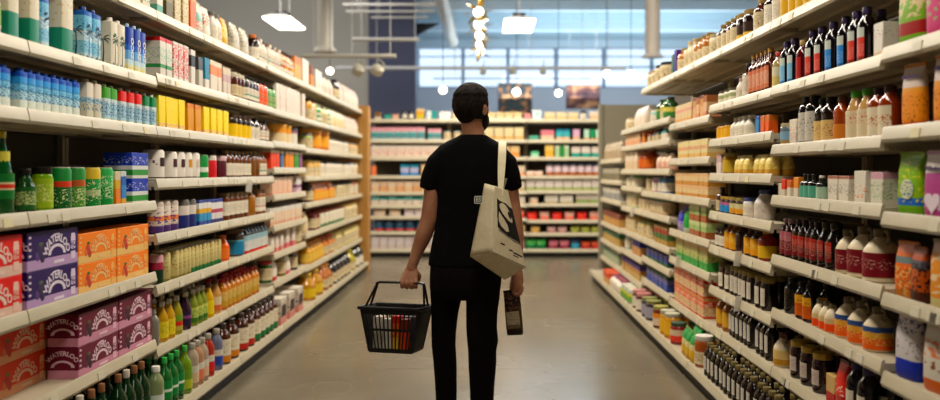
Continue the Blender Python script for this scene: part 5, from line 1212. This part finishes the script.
for x in (.79, 1.05):
    h = G().lathe([(.075, -.05), (.085, -.03), (.085, .05), (.05, .08)], spot_m, 16)
    o = h.obj('spot_head', t, loc=(x, 0, -.2)); o.rotation_euler = (.5, .5, 0)
    G().tube([(x + .1*math.sin(a), 0, -.15 - .1*math.cos(a)) for a in [k*.4 - .2 for k in range(9)]], .012, spot_m, 6).obj('yoke', t)
    G().tube([(x, 0, -.02), (x, 0, -.1)], .01, spot_m, 6).obj('stem', t)
# small spotlights on the long pipe
for i, px in enumerate((483, 513, 543)):
    p = W(px, 70.5, 16.28); t = thing('spotlight', ('first', 'second', 'third')[i] + ' small unlit spotlight along the long pipe before the windows', 'spotlight', (p.x, 16.28, p.z), 0, 'spotlights on the long pipe')
    G().lathe([(.05, -.08), (.06, -.05), (.055, .03), (.03, .06)], spot_m, 14).obj('spot_head', t)
    G().tube([(0, 0, .05), (.02, .05, .14), (.02, .07, .2)], .012, spot_m, 6).obj('stem', t)
# globes
for px, py, Y, r, lb in ((330, 71, 12.5, .046, 'round bright lamp over the goods before the grey wall'), (443, 90, 13.0, .055, 'bright lamp beside the head of the man on the basket side'),
                         (516.5, 92, 15.0, .062, 'bright globe lamp in front of the square poster'), (558.5, 93, 17.0, .06, 'bright globe lamp between the two posters'),
                         (606.5, 74, 15.5, .066, 'bright globe lamp above the wide poster'), (631, 74, 15.5, .062, 'bright globe lamp by the end of the high shelf')):
    p = W(px, py, Y); t = thing('pendant_globe', lb, 'lamp', (p.x, Y, p.z), 0, 'globe lamps')
    G().sphere((0, 0, 0), r, r, r, bulbw).obj('globe', t)
    G().lathe([(r*.45, r*.8), (r*.5, r*1.3), (r*.2, r*1.6)], spot_m, 12).obj('lamp_holder', t)
    G().tube([(0, 0, r*1.5), (0, 0, HC - p.z)], .006, blackm, 6).obj('cord', t)
# gilded pendants in a row down the aisle
for i, (px, py) in enumerate(((478.5, 12), (478.5, 24.5), (479.5, 35.5), (480, 44.5), (480.5, 51.5))):
    Y = F*1.86/(171 - py); p = W(px, py, Y)
    t = thing('pendant_lamp', ORD[i] + ' gilded star pendant of the row over the aisle', 'pendant lamp', (p.x, Y, p.z), i*.5, 'gilded pendants over the aisle')
    G().sphere((0, 0, 0), .055, .055, .055, bulbw).obj('bulb', t)
    g = G()
    for k in range(11):
        a = k*2.4; u = -.75 + 1.5*k/10; c = math.sqrt(1 - u*u)
        d = Vector((c*math.cos(a), c*math.sin(a), u)); s = d.cross(Vector((0, 0, 1))).normalized(); w_ = d.cross(s)
        b = d*.075; tip = d*.19
        g.add([b + s*.035, b - s*.035, tip + s*.02, tip - s*.02, b + w_*.006, tip + w_*.004], [(0, 1, 3, 2), (0, 4, 1), (2, 3, 5), (0, 2, 5, 4), (1, 4, 5, 3)], gold_m)
    g.obj('petal_rim', t, 0)
    G().tube([(0, 0, .06), (0, 0, HC - p.z)], .008, gold_m, 6).obj('stem', t)
# posters
def art(name, cols, sc):
    m = bpy.data.materials.new(name); m.use_nodes = True; nt = m.node_tree; N = nt.nodes.new; b = nt.nodes['Principled BSDF']
    tc = N('ShaderNodeTexCoord'); v = N('ShaderNodeTexNoise'); v.inputs['Scale'].default_value = sc; v.inputs['Detail'].default_value = 2
    nt.links.new(tc.outputs['Generated'], v.inputs['Vector']); cr = N('ShaderNodeValToRGB'); e = cr.color_ramp.elements
    e[0].position = .3; e[0].color = lin(cols[0]); e[1].position = .7; e[1].color = lin(cols[-1])
    for i, c in enumerate(cols[1:-1]): q = e.new(.3 + .4*(i + 1)/(len(cols) - 1)); q.color = lin(c)
    nt.links.new(v.outputs['Fac'], cr.inputs['Fac']); nt.links.new(cr.outputs['Color'], b.inputs['Base Color']); b.inputs['Roughness'].default_value = .6
    return m
for x0, x1, y0, y1, m, lb in ((498, 532, 83, 118, art('food_print', ('#1a1e22', '#3a5052', '#26262c', '#b0764c', '#d0a870'), 4.2), 'square dark food poster hung beside the man'),
                              (566, 600, 85, 109, art('face_print', ('#1f181a', '#4a282c', '#744440', '#c4885c', '#d8a070'), 2.6), 'wide dark red poster hung near the grey panel')):
    a = W(x0, y1, 20); b = W(x1, y0, 20); w = b.x - a.x; h = b.z - a.z
    t = thing('hanging_poster', lb, 'poster', (a.x, 20, a.z))
    G().box(0, w, 0, .03, 0, h, M('#1c1b1d', .6)).obj('board', t, 0)
    G().box(.012, w - .012, -.004, 0, .012, h - .012, m).obj('printed_picture', t, 0)
    for x in (.08, w - .08): G().tube([(x, .015, h), (x, .015, HC - a.z)], .005, steelw, 6).obj('hanger', t)
# gusset plate at the corner of the window bay
p = W(418, 36, 18); q = W(440, 23, 18)
g = G(); vs = []
for y in (18, 18.06): vs += [(p.x - .05, y, p.z), (p.x - .05, y, q.z), (q.x, y, q.z)]
g.add(vs, [(0, 1, 2)[::-1], (3, 4, 5), (0, 3, 4, 1), (1, 4, 5, 2), (2, 5, 3, 0)], M('#1c242c', .6)); tag(g.obj('trim_1', None, 0), kind='structure')
# small white shelf flags
for side, px, py, lb in (('L', 249, 187, 'white shelf flag under the amber bottles'), ('R', 678, 262, 'white shelf flag under the green-footed boxes'), ('R', 737.5, 260, 'white shelf flag above the tall-labelled jars'),
                         ('R', 737.5, 305, 'white shelf flag above the low dark syrup bottles'), ('R', 632, 213, 'small white shelf flag in the far bays')):
    X = 1.395 if side == 'R' else -1.665
    Y = F*abs(X)/abs(px - VX); z = EYE - (py - VY)*Y/F
    o = G().box(-.02, .02, -.001, .001, -.035, .05, M('#f2efe6', .5)).obj('shelf_flag', None, 0, (X, Y, z)); o.rotation_euler = (.1, .1, .3)
    tag(o, lb, 'shelf flag', 'shelf flags')
# ------------------------------------------------------------------ the man
YM = 4.40
def Q(px, py, dy=0.):
    Y = YM + dy
    return W(px, py, Y)
def ering(c, rx, ry, n=28, e=1., ax=None, ay=None):
    ax = ax or Vector((1, 0, 0)); ay = ay or Vector((0, 1, 0)); o = []
    for i in range(n):
        a = 2*PI*i/n; cs, sn = math.cos(a), math.sin(a)
        o.append(tuple(Vector(c) + ax*(math.copysign(abs(cs)**e, cs)*rx) + ay*(math.copysign(abs(sn)**e, sn)*ry)))
    return o
def limb(g, pts, mat, seg=14, flat=None):
    """tapering limb through (point, radius) with an optional flattening of the section"""
    P = []; R = []
    for i in range(len(pts) - 1):                                   # a few in-between rings, smoothed
        p0 = pts[max(i-1, 0)]; p1 = pts[i]; p2 = pts[i+1]; p3 = pts[min(i+2, len(pts)-1)]
        for k in range(4):
            t = k/4
            cr = lambda a, b, c, d: .5*((2*b) + (c - a)*t + (2*a - 5*b + 4*c - d)*t*t + (3*b - a - 3*c + d)*t**3)
            P.append(Vector([cr(p0[0][j], p1[0][j], p2[0][j], p3[0][j]) for j in range(3)])); R.append(cr(p0[1], p1[1], p2[1], p3[1]))
    P.append(Vector(pts[-1][0])); R.append(pts[-1][1])
    # round both ends
    d0 = (P[0] - P[1]).normalized(); d1 = (P[-1] - P[-2]).normalized()
    P = [P[0] + d0*R[0]*.6, P[0] + d0*R[0]*.35] + P + [P[-1] + d1*R[-1]*.35, P[-1] + d1*R[-1]*.6]
    R = [R[0]*.45, R[0]*.8] + R + [R[-1]*.8, R[-1]*.45]
    g.tube(P, R, mat, seg)
def fuse(g, name, voxel, mat, parent=None, smooth=6, dec=None):
    """melts overlapping closed shapes into one continuous skin"""
    o = g.obj('tmp', None, 0)
    m = o.modifiers.new('r', 'REMESH'); m.mode = 'VOXEL'; m.voxel_size = voxel; m.use_smooth_shade = True
    s = o.modifiers.new('s', 'SMOOTH'); s.factor = .5; s.iterations = smooth
    dg = bpy.context.evaluated_depsgraph_get()
    me = bpy.data.meshes.new_from_object(o.evaluated_get(dg)); me.name = name
    bpy.data.objects.remove(o)
    me.materials.clear(); me.materials.append(mat)
    me.polygons.foreach_set('use_smooth', [True]*len(me.polygons)); me.update()
    return link(name, me, parent)
skin_m = noisy('skin', '#a0674a', '#b98262', 12, .5, (1, 1, 1), .05)
shirt_m = M('#070708', .95, bump=.25, bscale=35); jean_m = M('#0a0607', .95, bump=.3, bscale=45)
for _m in (shirt_m, jean_m): _m.node_tree.nodes['Principled BSDF'].inputs['Specular IOR Level'].default_value = .15
hair_m = noisy('hair', '#080504', '#1c110b', 40, .85, (1, 1, .35), .9)
hair_m.node_tree.nodes['Principled BSDF'].inputs['Specular IOR Level'].default_value = .2
man = thing('person', 'man in black T-shirt and dark trousers seen from behind holding a basket', 'person', (Q(466, 171).x, YM, 0))
base = man.location.copy()
def onman(o): o.parent = man; o.location = -base; return o
HY = YM - .01
yaw = math.radians(-36)                                             # head turned towards the tote bag side
hc = Vector((Q(472.3, 105).x, HY, 1.672)); hf = Vector((math.sin(-yaw), math.cos(-yaw), 0)); hs = Vector((math.cos(-yaw), -math.sin(-yaw), 0)); hu = Vector((0, 0, 1))
def H(s, f, u): return hc + hs*s + hf*f + hu*u
def ell(g, c, rs, rf, ru, mat, seg=28, rg=18, fn=None):
    rings = []
    for k in range(1, rg):
        t = -PI/2 + PI*k/rg; ring = []
        for i in range(seg):
            a = 2*PI*i/seg; d = (math.cos(t)*math.cos(a), math.cos(t)*math.sin(a), math.sin(t))
            q = fn(d) if fn else 0.
            ring.append(tuple(c + hs*d[0]*(rs + q) + hf*d[1]*(rf + q) + hu*d[2]*(ru + q)))
        rings.append(ring)
    g.rings(rings, mat)
b = G()
ell(b, H(0, 0, 0), .075, .094, .088, skin_m)
ell(b, H(0, .035, -.07), .057, .058, .056, skin_m)
ell(b, H(0, .045, -.03), .060, .050, .06, skin_m)
ell(b, H(0, .070, -.108), .022, .016, .016, skin_m)
limb(b, [(H(0, .088, .0), .011), (H(0, .104, -.032), .013), (H(0, .098, -.046), .015)], skin_m, 10)
ell(b, H(0, .088, .018), .042, .010, .009, skin_m, 16, 8)
ell(b, H(0, .0935, -.071), .021, .008, .006, skin_m, 14, 8)
for sd in (-1, 1):
    ell(b, H(sd*.031, .0775, .0085), .0155, .0125, .0065, skin_m, 16, 10)
    ell(b, H(sd*.031, .0765, -.0105), .0145, .0115, .0045, skin_m, 16, 10)
    ell(b, H(sd*.080, -.006, -.028), .010, .021, .032, skin_m, 14, 10)
    ell(b, H(sd*.084, -.014, -.016), .010, .014, .018, skin_m, 12, 8)
limb(b, [(H(0, -.018, -.05), .055), (Q(473, 131, -.005), .056), (Q(472.5, 145, .0), .066)], skin_m, 20)
# trunk, arms, legs under the clothes
b.rings([ering(Q(472, py, .01), rx, ry, e=.9) for py, rx, ry in ((141, .06, .05), (146, .11, .07), (155, .145, .085), (175, .15, .10), (205, .145, .10), (240, .145, .095), (268, .14, .09), (290, .11, .08))], skin_m, flip=True)
limb(b, [(Q(447, 162), .040), (Q(434, 180), .040), (Q(430.5, 203), .039), (Q(428.5, 220), .041), (Q(424.0, 234, .01), .043), (Q(417.5, 251, .015), .032), (Q(413.2, 263, .02), .0265), (Q(411.5, 269, .02), .027)], skin_m, 16)
limb(b, [(Q(496, 162), .040), (Q(508.5, 180), .040), (Q(512.5, 203, .02), .038), (Q(514.5, 222, .03), .041), (Q(516.0, 236, .035), .040), (Q(517, 252, .035), .030), (Q(517.2, 264, .035), .0255), (Q(517, 269, .035), .026)], skin_m, 16)
LEGS = {-1: [(448, 276, .0, .07), (446.5, 300, .02, .062), (444.5, 325, .03, .058), (444, 345, .03, .05), (446, 375, .05, .052), (446.5, 410, .07, .04), (446, 431, .08, .036)],
        1: [(482, 276, -.0, .07), (481.5, 300, -.02, .064), (481.5, 325, -.03, .062), (482.5, 343, -.04, .055), (482, 370, -.04, .055), (482, 410, -.03, .04), (482, 433, -.02, .036)]}
for sd in (-1, 1): limb(b, [(Q(x, y, d), r) for x, y, d, r in LEGS[sd]], skin_m, 16)
# left fist round the basket's handle: back of the hand to the camera, fingers curled under the bar
bar = Q(408.5, 282.6, .02); bz = bar.z; by = bar.y
b.rings([ering((Q(px, 100).x, by + dy, bz + dz), rx, ry, 18, .85) for px, dy, dz, rx, ry in ((411.6, .0, .088, .024, .019), (411.0, -.004, .066, .033, .018), (410.0, -.012, .045, .041, .016), (409.2, -.019, .026, .043, .013), (409.2, -.021, .016, .041, .009))], skin_m)
for i in range(4):
    x = Q(402.0 + i*4.6, 100).x; s = (.9, 1.03, 1.08, 1.0)[i]
    limb(b, [((x, by - .018, bz + .024), .0105), ((x, by - .0275*s, bz + .003), .0103), ((x, by - .017, bz - .0205*s), .0098), ((x, by + .006, bz - .0225*s), .009), ((x, by + .019, bz - .008), .0078)], skin_m, 10)
tx = Q(417.0, 100).x
limb(b, [((tx - .006, by - .002, bz + .055), .014), ((tx + .008, by + .012, bz + .032), .0125), ((tx + .002, by + .024, bz + .010), .0105), ((tx - .016, by + .027, bz - .002), .0085)], skin_m, 10)
# right hand closed over the top of the bag it carries
hx = Q(516.5, 280, .03); 
b.rings([ering((Q(px, 100, .03).x, hx.y + dy, Q(0, py, .03).z), rx, ry, 18, .85) for px, py, dy, rx, ry in ((517.0, 264, .0, .021, .024), (517.0, 270, .0, .027, .034), (517.2, 276, .0, .031, .040), (517.2, 281, .0, .032, .042), (516.8, 286, .0, .031, .041), (516.2, 290, .0, .026, .038), (515.8, 292, 0, .016, .03))], skin_m)
for i in range(4):
    y = hx.y - .033 + i*.0215; s = (.86, .98, 1.05, 1.0)[i]
    pp = lambda px, py: (W(px, py, YM + .03).x, y, W(px, py, YM + .03).z)
    limb(b, [(pp(520.3, 283.5), .0105), (pp(521.8, 288.5*1.0), .0102), (pp(519.0, 292.6 + s), .0098), (pp(515.2, 293.2 + s), .009), (pp(513.0, 291.0), .008)], skin_m, 10)
pq = lambda px, py, d: (W(px, py, YM + .03).x, hx.y + d, W(px, py, YM + .03).z)
limb(b, [(pq(516.5, 271, .02), .016), (pq(514, 277, .016), .0145), (pq(512, 283, .002), .0125), (pq(511, 288.5, -.012), .0098)], skin_m, 10)
onman(fuse(b, 'body', .0045, skin_m, None, 3))
# hair, beard, eyes
def hmask(d):
    s, f, u = d
    face = max(0, min(1, (f - .28)*6))*max(0, min(1, (.62 - u)*5))
    nape = max(0, min(1, (-.80 - u)*6 + .5)) if f < .3 else 0
    side = max(0, min(1, (abs(s) - .78)*6))*max(0, min(1, (-u - .12)*5))*max(0, min(1, (f + .12)*6))
    m = (1 - face)*(1 - nape)*(1 - side)
    n = noise.noise(Vector((s*9, f*9, u*4)))*.003 + noise.noise(Vector((s*26, f*26, u*8)))*.0045
    return -.007 + m*(.021 + (.006 if u > .4 else 0) + n)
hg = G(); ell(hg, H(0, -.007, .0), .076, .093, .090, hair_m, 64, 44, hmask)
ell(hg, H(0, -.052, -.064), .050, .030, .034, hair_m, 28, 18, lambda d: noise.noise(Vector((d[0]*11, d[1]*11, d[2]*5)))*.002)
onman(fuse(hg, 'hair', .0045, hair_m, None, 2))
def bmask(d):
    s, f, u = d
    return (.009 if (u < .45 and f > -.45) else -.006) + noise.noise(Vector(d)*14)*.002
bg_ = G(); ell(bg_, H(0, .036, -.078), .055, .056, .056, hair_m, 40, 26, bmask)
for sd in (-1, 1): limb(bg_, [(H(sd*.073, .012, .0), .008), (H(sd*.070, .018, -.035), .010), (H(sd*.058, .026, -.07), .014)], hair_m, 10)
onman(fuse(bg_, 'beard', .004, hair_m, None, 2))
for sd in (-1, 1):
    e = G(); ell(e, H(sd*.031, .0765, .0), .0118, .0118, .0115, M('#e8e2d8', .2), 14, 10); ell(e, H(sd*.0315, .0862, -.0005), .0055, .0035, .0055, M('#241509', .2), 12, 8)
    onman(e.obj('eye'))
# T-shirt: trunk and both sleeves
s = G()
s.rings([ering(Q(cx, py, dy), rx, ry, 36, .92) for cx, py, dy, rx, ry in ((473, 134.6, .0, .066, .064), (473, 136.5, .0, .076, .072), (472, 140.5, .003, .118, .088), (471.5, 145.5, .006, .158, .102), (471, 152, .008, .182, .112),
         (471, 165, .008, .180, .124), (471, 185, .01, .171, .128), (470, 205, .012, .164, .124), (468.5, 225, .012, .166, .122), (466.8, 245, .012, .178, .128), (465.8, 260, .012, .187, .134), (465.6, 266, .012, .188, .136))], shirt_m, flip=True)
for sd, ps in ((-1, ((458, 158, .005, .07), (446, 157, .003, .07), (438, 165, 0, .064), (431.5, 178, 0, .0545), (428.2, 190, .0, .0475))), (1, ((486, 158, .005, .07), (497, 157, .003, .07), (505.5, 165, 0, .064), (510.5, 178, .0, .054), (513.6, 189.5, .01, .046)))):
    P = [Q(x, y, d) for x, y, d, r in ps]; s.tube(P, [p[3] for p in ps], shirt_m, 20)
shirt = onman(fuse(s, 't_shirt', .007, shirt_m, None, 14))
# trousers
j = G()
j.rings([ering(Q(cx, py, dy), rx, ry, 32, .88) for cx, py, dy, rx, ry in ((466, 252, .012, .170, .118), (466, 262, .01, .178, .126), (465.8, 275, .005, .181, .132), (465.2, 288, .003, .178, .126), (465, 298, .005, .160, .108))], jean_m, flip=True)
JL = {-1: [(446.5, 282, .012, .086), (446, 298, .018, .0785), (444.8, 312, .025, .069), (443.8, 330, .03, .0635), (443.6, 345, .03, .061), (445, 362, .035, .0595), (446, 385, .05, .0555), (446.4, 405, .06, .053), (446.5, 424, .07, .052), (446.5, 431, .072, .054)],
      1: [(483.5, 282, -.01, .088), (482.8, 298, -.018, .084), (481.8, 312, -.025, .079), (481.6, 328, -.03, .077), (482.8, 341, -.035, .0785), (482.2, 350, -.035, .071), (482.4, 362, -.035, .0705), (482, 385, -.03, .0625), (482, 405, -.025, .058), (482, 424, -.02, .056), (482, 433, -.018, .058)]}
for sd in (-1, 1): j.tube([Q(x, y, d) for x, y, d, r in JL[sd]], [q[3] for q in JL[sd]], jean_m, 20)
onman(fuse(j, 'trousers', .007, jean_m, None, 8))
for sd in (-1, 1):
    x, y, d = ((446.5, 0, .08), (482, 0, -.015))[(sd + 1)//2]
    c = Vector((Q(x, 0, d).x, YM + d, 0)); sh = G(); sole = M('#d8d2c8', .6); up = M('#141314', .7)
    def so(z, k, f0=-.085, f1=.195): return [tuple(c + Vector((k*.047*math.sin(a)*(1.05 if math.cos(a) > 0 else .9), (f0 + f1)/2 + (f1 - f0)/2*math.cos(a)*k, z))) for a in [2*PI*i/24 for i in range(24)]]
    sh.rings([so(.001, .97), so(.004, 1), so(.026, 1)], sole, flip=True)
    sh.rings([so(.026, .96), so(.05, .96), so(.075, .86, -.085, .16), so(.10, .7, -.08, .07), so(.125, .72, -.075, .055)], up, flip=True)
    onman(sh.obj('shoe'))

# ------------------------------------------------------------------ the tote bag on his shoulder
canvas = noisy('canvas', '#d8caa6', '#dfd2b0', 50, .85, (1, 1, 1), .1)
tote = thing('tote_bag', 'cream canvas tote bag with black swirl print hanging from his shoulder', 'bag', (W(497, 220, 4.15).x, 4.15, W(497, 220, 4.15).z))
tb = tote.location.copy()
def ontote(o): o.parent = tote; o.location = -tb; return o
A, B, C, D = W(485, 183.5, 4.205), W(495.0, 186.5, 4.13), W(507.5, 191, 4.20), W(499, 187, 4.265)
A2, B2, C2, D2 = W(470.5, 256, 4.17), W(492.5, 252, 4.06), W(525.5, 267, 4.19), W(505, 279.5, 4.215)
def bil(p, q, r, s_, u, v): return p.lerp(q, u).lerp(r.lerp(s_, u), v)
g = G(); n = 8; m = 12
def sheet(p, q, r, s_, bul, seed, n=8, m=12):
    nrm = (q - p).cross(r - p).normalized(); vs = []
    for jv in range(m + 1):
        for iu in range(n + 1):
            u, v = iu/n, jv/m; w_ = bil(p, q, r, s_, u, v)
            k = math.sin(PI*u)*math.sin(PI*min(1, v*1.02))
            vs.append(w_ + nrm*(bul*k + .004*noise.noise(Vector((u*3 + seed, v*4, seed)))*min(1, 6*u*(1 - u))*min(1, 8*v*(1 - v))))
    return vs, [(r0*(n+1) + c0, r0*(n+1) + c0 + 1, (r0+1)*(n+1) + c0 + 1, (r0+1)*(n+1) + c0) for r0 in range(m) for c0 in range(n)]
def inside(po, u, v):
    c = False; k = len(po)
    for i in range(k):
        (x0, y0), (x1, y1) = po[i], po[i-1]
        if (y0 > v) != (y1 > v) and u < (x1 - x0)*(v - y0)/(y1 - y0) + x0: c = not c
    return c
def blob(cu, cv, ru, rv, rot=0, n_=18):
    return [(cu + ru*math.cos(a)*math.cos(rot) - rv*math.sin(a)*math.sin(rot), cv + rv*math.sin(a)*math.cos(rot)*1. + ru*math.cos(a)*math.sin(rot)*.5) for a in [2*PI*i/n_ for i in range(n_)]]
strip = lambda u0, u1, v0, v1: [(u0, v0), (u1, v0), (u1, v1), (u0, v1)]
ink = M('#0f0e0f', .8); inkg = M('#8a8272', .8)
PRT = [(ink, [(.10, .17), (.3, .2), (.6, .21), (1, .24), (1, .72), (.7, .72), (.3, .66), (.12, .6)]), (canvas, blob(.52, .34, .33, .10, .5)), (ink, blob(.68, .36, .11, .05, .2)),
       (canvas, [(.18, .36), (.3, .42), (.5, .52), (.55, .6), (.45, .62), (.25, .57), (.16, .5)]), (inkg, [(.14, .625), (.5, .672), (1, .70), (1, .725), (.5, .70), (.16, .655)]),
       (ink, strip(.22, .36, .81, .83)), (ink, strip(.5, .62, .85, .87)), (ink, strip(.64, .95, .865, .885)), (ink, strip(.62, .8, .905, .92))]
NU, NV = 66, 126
vs, fs = sheet(B, C, B2, C2, -.010, 2, NU, NV)
grp = {}
for k, f in enumerate(fs):
    u, v = (k % NU + .5)/NU, (k//NU + .5)/NV; mt_ = canvas
    for mm, po in PRT:
        if inside(po, u, v): mt_ = mm
    grp.setdefault(mt_.name, (mt_, []))[1].append(f)
o0 = len(g.v); g.v += [tuple(v) for v in vs]
for mt_, ff in grp.values():
    ix = g.slot(mt_); g.f += [tuple(o0 + k for k in f) for f in ff]; g.mi += [ix]*len(ff)
for (p, q, r, s_, bu, sd) in ((A, B, A2, B2, -.006, 1), (C, D, C2, D2, -.004, 3), (D, A, D2, A2, -.004, 4), (A2, B2, D2, C2, -.014, 5)):
    g.add(*sheet(p, q, r, s_, bu, sd), canvas)
me = g.mesh('bag_body', 60); o = link('bag_body', me)
sol = o.modifiers.new('thickness', 'SOLIDIFY'); sol.thickness = .003; sol.offset = -1
ontote(o)
def ribbon(path, hw, th, mat, name):
    g = G(); rings = []
    for i, p in enumerate(path):
        t_ = (path[min(i+1, len(path)-1)] - path[max(i-1, 0)]).normalized()
        sx = Vector((1, 0, 0)); sx = (sx - t_*sx.dot(t_)).normalized(); nn = t_.cross(sx); w_ = hw[i]
        rings.append([tuple(p + sx*a*w_ + nn*b_*th) for a, b_ in ((-1, -1), (1, -1), (1, 1), (-1, 1))])
    g.rings(rings, mat); return ontote(g.obj(name, None, 30))
st = [W(500.5, 196, 4.155), W(500.8, 187, 4.17), W(501.2, 175, 4.20), W(501.8, 162, 4.232), W(502.2, 153, 4.255), W(502.4, 147, 4.285), W(502.6, 143.0, 4.34), W(502.8, 141.8, 4.40), W(503.5, 147, 4.46), W(505, 160, 4.46), W(505, 176, 4.37), W(501, 190, 4.262)]
ribbon(st, [.013, .013, .0165, .019, .019, .019, .019, .018, .018, .017, .015, .013], .0025, canvas, 'shoulder_strap')
tg = G(); a = W(474.3, 196, 4.19); wv = W(482.6, 196, 4.19).x - a.x; hv = .036
tg.box(a.x, a.x + wv, 4.188, 4.1905, a.z - hv, a.z, M('#0f0e0f', .7)); ontote(tg.obj('seam_tag', None, 0))
fr = G()
for x0, x1, z0, z1 in ((0, wv, -.004, 0), (0, wv, -hv, -hv + .004), (0, .004, -hv, 0), (wv - .004, wv, -hv, 0)): fr.box(a.x + x0, a.x + x1, 4.186, 4.188, a.z + z0, a.z + z1, M('#d8d4ca', .7))
ontote(fr.obj('tag_frame', None, 0))
me = text_mesh('ES', .026, M('#d8d4ca', .7), .02); me.transform(Matrix.Translation((a.x + wv/2, 4.187, a.z - hv/2))); ontote(link('lettering', me))

# ------------------------------------------------------------------ the bag in his right hand
pk = pouch(.085, .045, .225, PR(((0, '#3a2822'), (.12, '#54402f'), (.62, '#3a2a24'), (.8, '#5a4438')), ('#8a6a5a', .5, .95, 4, .56)), M('#2c1f1b'), seed=61, name='coffee_bag')
tp = W(511.5, 290.5, YM + .03)
t = thing('coffee_bag', 'small dark brown bag with beige label held in his hand', 'bag', tp, 0)
t.rotation_euler = (0, math.radians(-5), math.radians(-14))
for nm, me in pk.parts: link(nm, me, t, (0, 0, -.222))
lb = G()
lv = []
for o_ in (0, .0015): lv += [(x, -.0245 - o_, z) for x, z in ((-.03, -.19), (.036, -.185), (.034, -.10), (-.032, -.105))]
lb.add(lv, [(3, 2, 1, 0), (4, 5, 6, 7), (0, 1, 5, 4), (1, 2, 6, 5), (2, 3, 7, 6), (3, 0, 4, 7)], PR(((0, '#8a7862'), (.25, '#d8ccb0')), ('#a09078', .1, .9, 5, .58))); lb.obj('label', t, 0)

# ------------------------------------------------------------------ the basket in his left hand
bk = M('#0c0c0d', .45)
BX = Q(400, 0, .02).x; BY = by; BZ = .436; BH = .22
basket = thing('shopping_basket', 'black plastic shopping basket with slatted sides hanging from his hand', 'basket', (BX - .02, BY, BZ), math.radians(-13))
tw, td, bw, bd = .150, .115, .110, .085        # half sizes at rim and floor
def wall(z): k = z/BH; return bw + (tw - bw)*k, bd + (td - bd)*k
g = G()
def lat(z0, z1):                                                  # a horizontal band on all four sides
    a0, b0 = wall(z0); a1, b1 = wall(z1); th = .004
    R0 = [(-a0, -b0), (a0, -b0), (a0, b0), (-a0, b0)]; R1 = [(-a1, -b1), (a1, -b1), (a1, b1), (-a1, b1)]
    for i in range(4):
        jx = (i + 1) % 4; q = lambda p, k: (p[0]*k, p[1]*k)
        vs = [(*R0[i], z0), (*R0[jx], z0), (*R1[jx], z1), (*R1[i], z1)] + [(*q(R0[i], .975), z0), (*q(R0[jx], .975), z0), (*q(R1[jx], .975), z1), (*q(R1[i], .975), z1)]
        g.add(vs, [(0, 1, 2, 3), (7, 6, 5, 4), (0, 4, 5, 1), (2, 6, 7, 3), (1, 5, 6, 2), (3, 7, 4, 0)], bk)
lat(0, .022); lat(.108, .120); lat(BH - .03, BH)
g.box(-bw, bw, -bd, bd, 0, .005, bk)
def slat(x0, y0, x1, y1, n_):
    for i in range(n_ + 1):
        k = -1 + 2*i/n_
        a0, b0 = wall(.005); a1, b1 = wall(BH - .005); w_ = .0028 if 0 < i < n_ else .007
        if x0: p, q, dx, dy = (k*a0*.985, y0*b0*.99), (k*a1*.985, y0*b1*.99), w_, .003
        else: p, q, dx, dy = (y1*a0*.99, k*b0*.985), (y1*a1*.99, k*b1*.985), .003, w_
        g.add([(p[0] + sx*dx, p[1] + sy*dy, .005) for sx, sy in ((-1, -1), (1, -1), (1, 1), (-1, 1))] + [(q[0] + sx*dx, q[1] + sy*dy, BH - .005) for sx, sy in ((-1, -1), (1, -1), (1, 1), (-1, 1))],
              [(3, 2, 1, 0), (4, 5, 6, 7), (0, 1, 5, 4), (1, 2, 6, 5), (2, 3, 7, 6), (3, 0, 4, 7)], bk)
slat(1, -1, 0, 0, 13); slat(1, 1, 0, 0, 13); slat(0, 0, 0, -1, 15); slat(0, 0, 0, 1, 15)
g.obj('slatted_body', basket, 0)
r_ = G(); a1, b1 = tw + .008, td + .008
r_.tube([(-a1, -b1, BH), (a1, -b1, BH), (a1, b1, BH), (-a1, b1, BH)], .009, bk, 8, True); r_.obj('rim', basket)
hz = bz - BZ; ty = -hz*math.sin(math.radians(4)); basket.rotation_euler = (math.radians(-4), 0, math.radians(-13)); bmat = Matrix.Translation(basket.location) @ basket.rotation_euler.to_matrix().to_4x4()
for sd in (-1, 1):
    y = sd*.0085 + ty; L0, R0 = Q(375.5, 0, .02).x - BX + .02, Q(425.5, 0, .02).x - BX + .02
    G().tube([(-a1 + .004, sd*.035, BH), (L0, y, hz - .02), (L0 + .004, y, hz - .005), (L0 + .02, y, hz - .004*0), (R0 - .02, y, hz), (R0 - .004, y, hz - .005), (R0, y, hz - .02), (a1 - .004, sd*.035, BH)], .006, bk, 8).obj('handle', basket)
def inb(it, x, y, lb_):
    t_ = thing(it.name, lb_, it.cat, bmat @ Vector((x, y, .0058))); t_.rotation_euler = basket.rotation_euler

    for nm, me in it.parts: link(nm, me, t_)
inb(box(.048, .06, .17, PR(((0, '#cfc9bc'), (.5, '#dcd6ca')), ('#9a9488', .2, .8, 4, .6))), -.074, -.045, 'pale box at the outer end inside the basket')
inb(box(.045, .06, .16, PR(((0, '#d8d2c4'), (.6, '#c4c0b8')))), -.024, -.045, 'second pale box inside the basket')
inb(box(.04, .06, .175, PR(((0, '#d8a83c'), (.4, '#c9641c'), (.8, '#b8241c')), ('#d8b84a', 0, .6, 3, .55))), .022, -.045, 'red and yellow packet inside the basket')
inb(box(.035, .06, .16, PR(((0, '#c9501c'), (.6, '#7a3418')))), .064, -.045, 'orange and brown packet inside the basket')
inb(box(.08, .06, .165, PR(((0, '#24304a'), (.5, '#3a3a4a')))), .05, .035, 'navy packet deep inside the basket')
inb(box(.09, .06, .15, PR(((0, '#8a8478'), (.5, '#a8a294')))), -.045, .035, 'grey packet at the far side inside the basket')
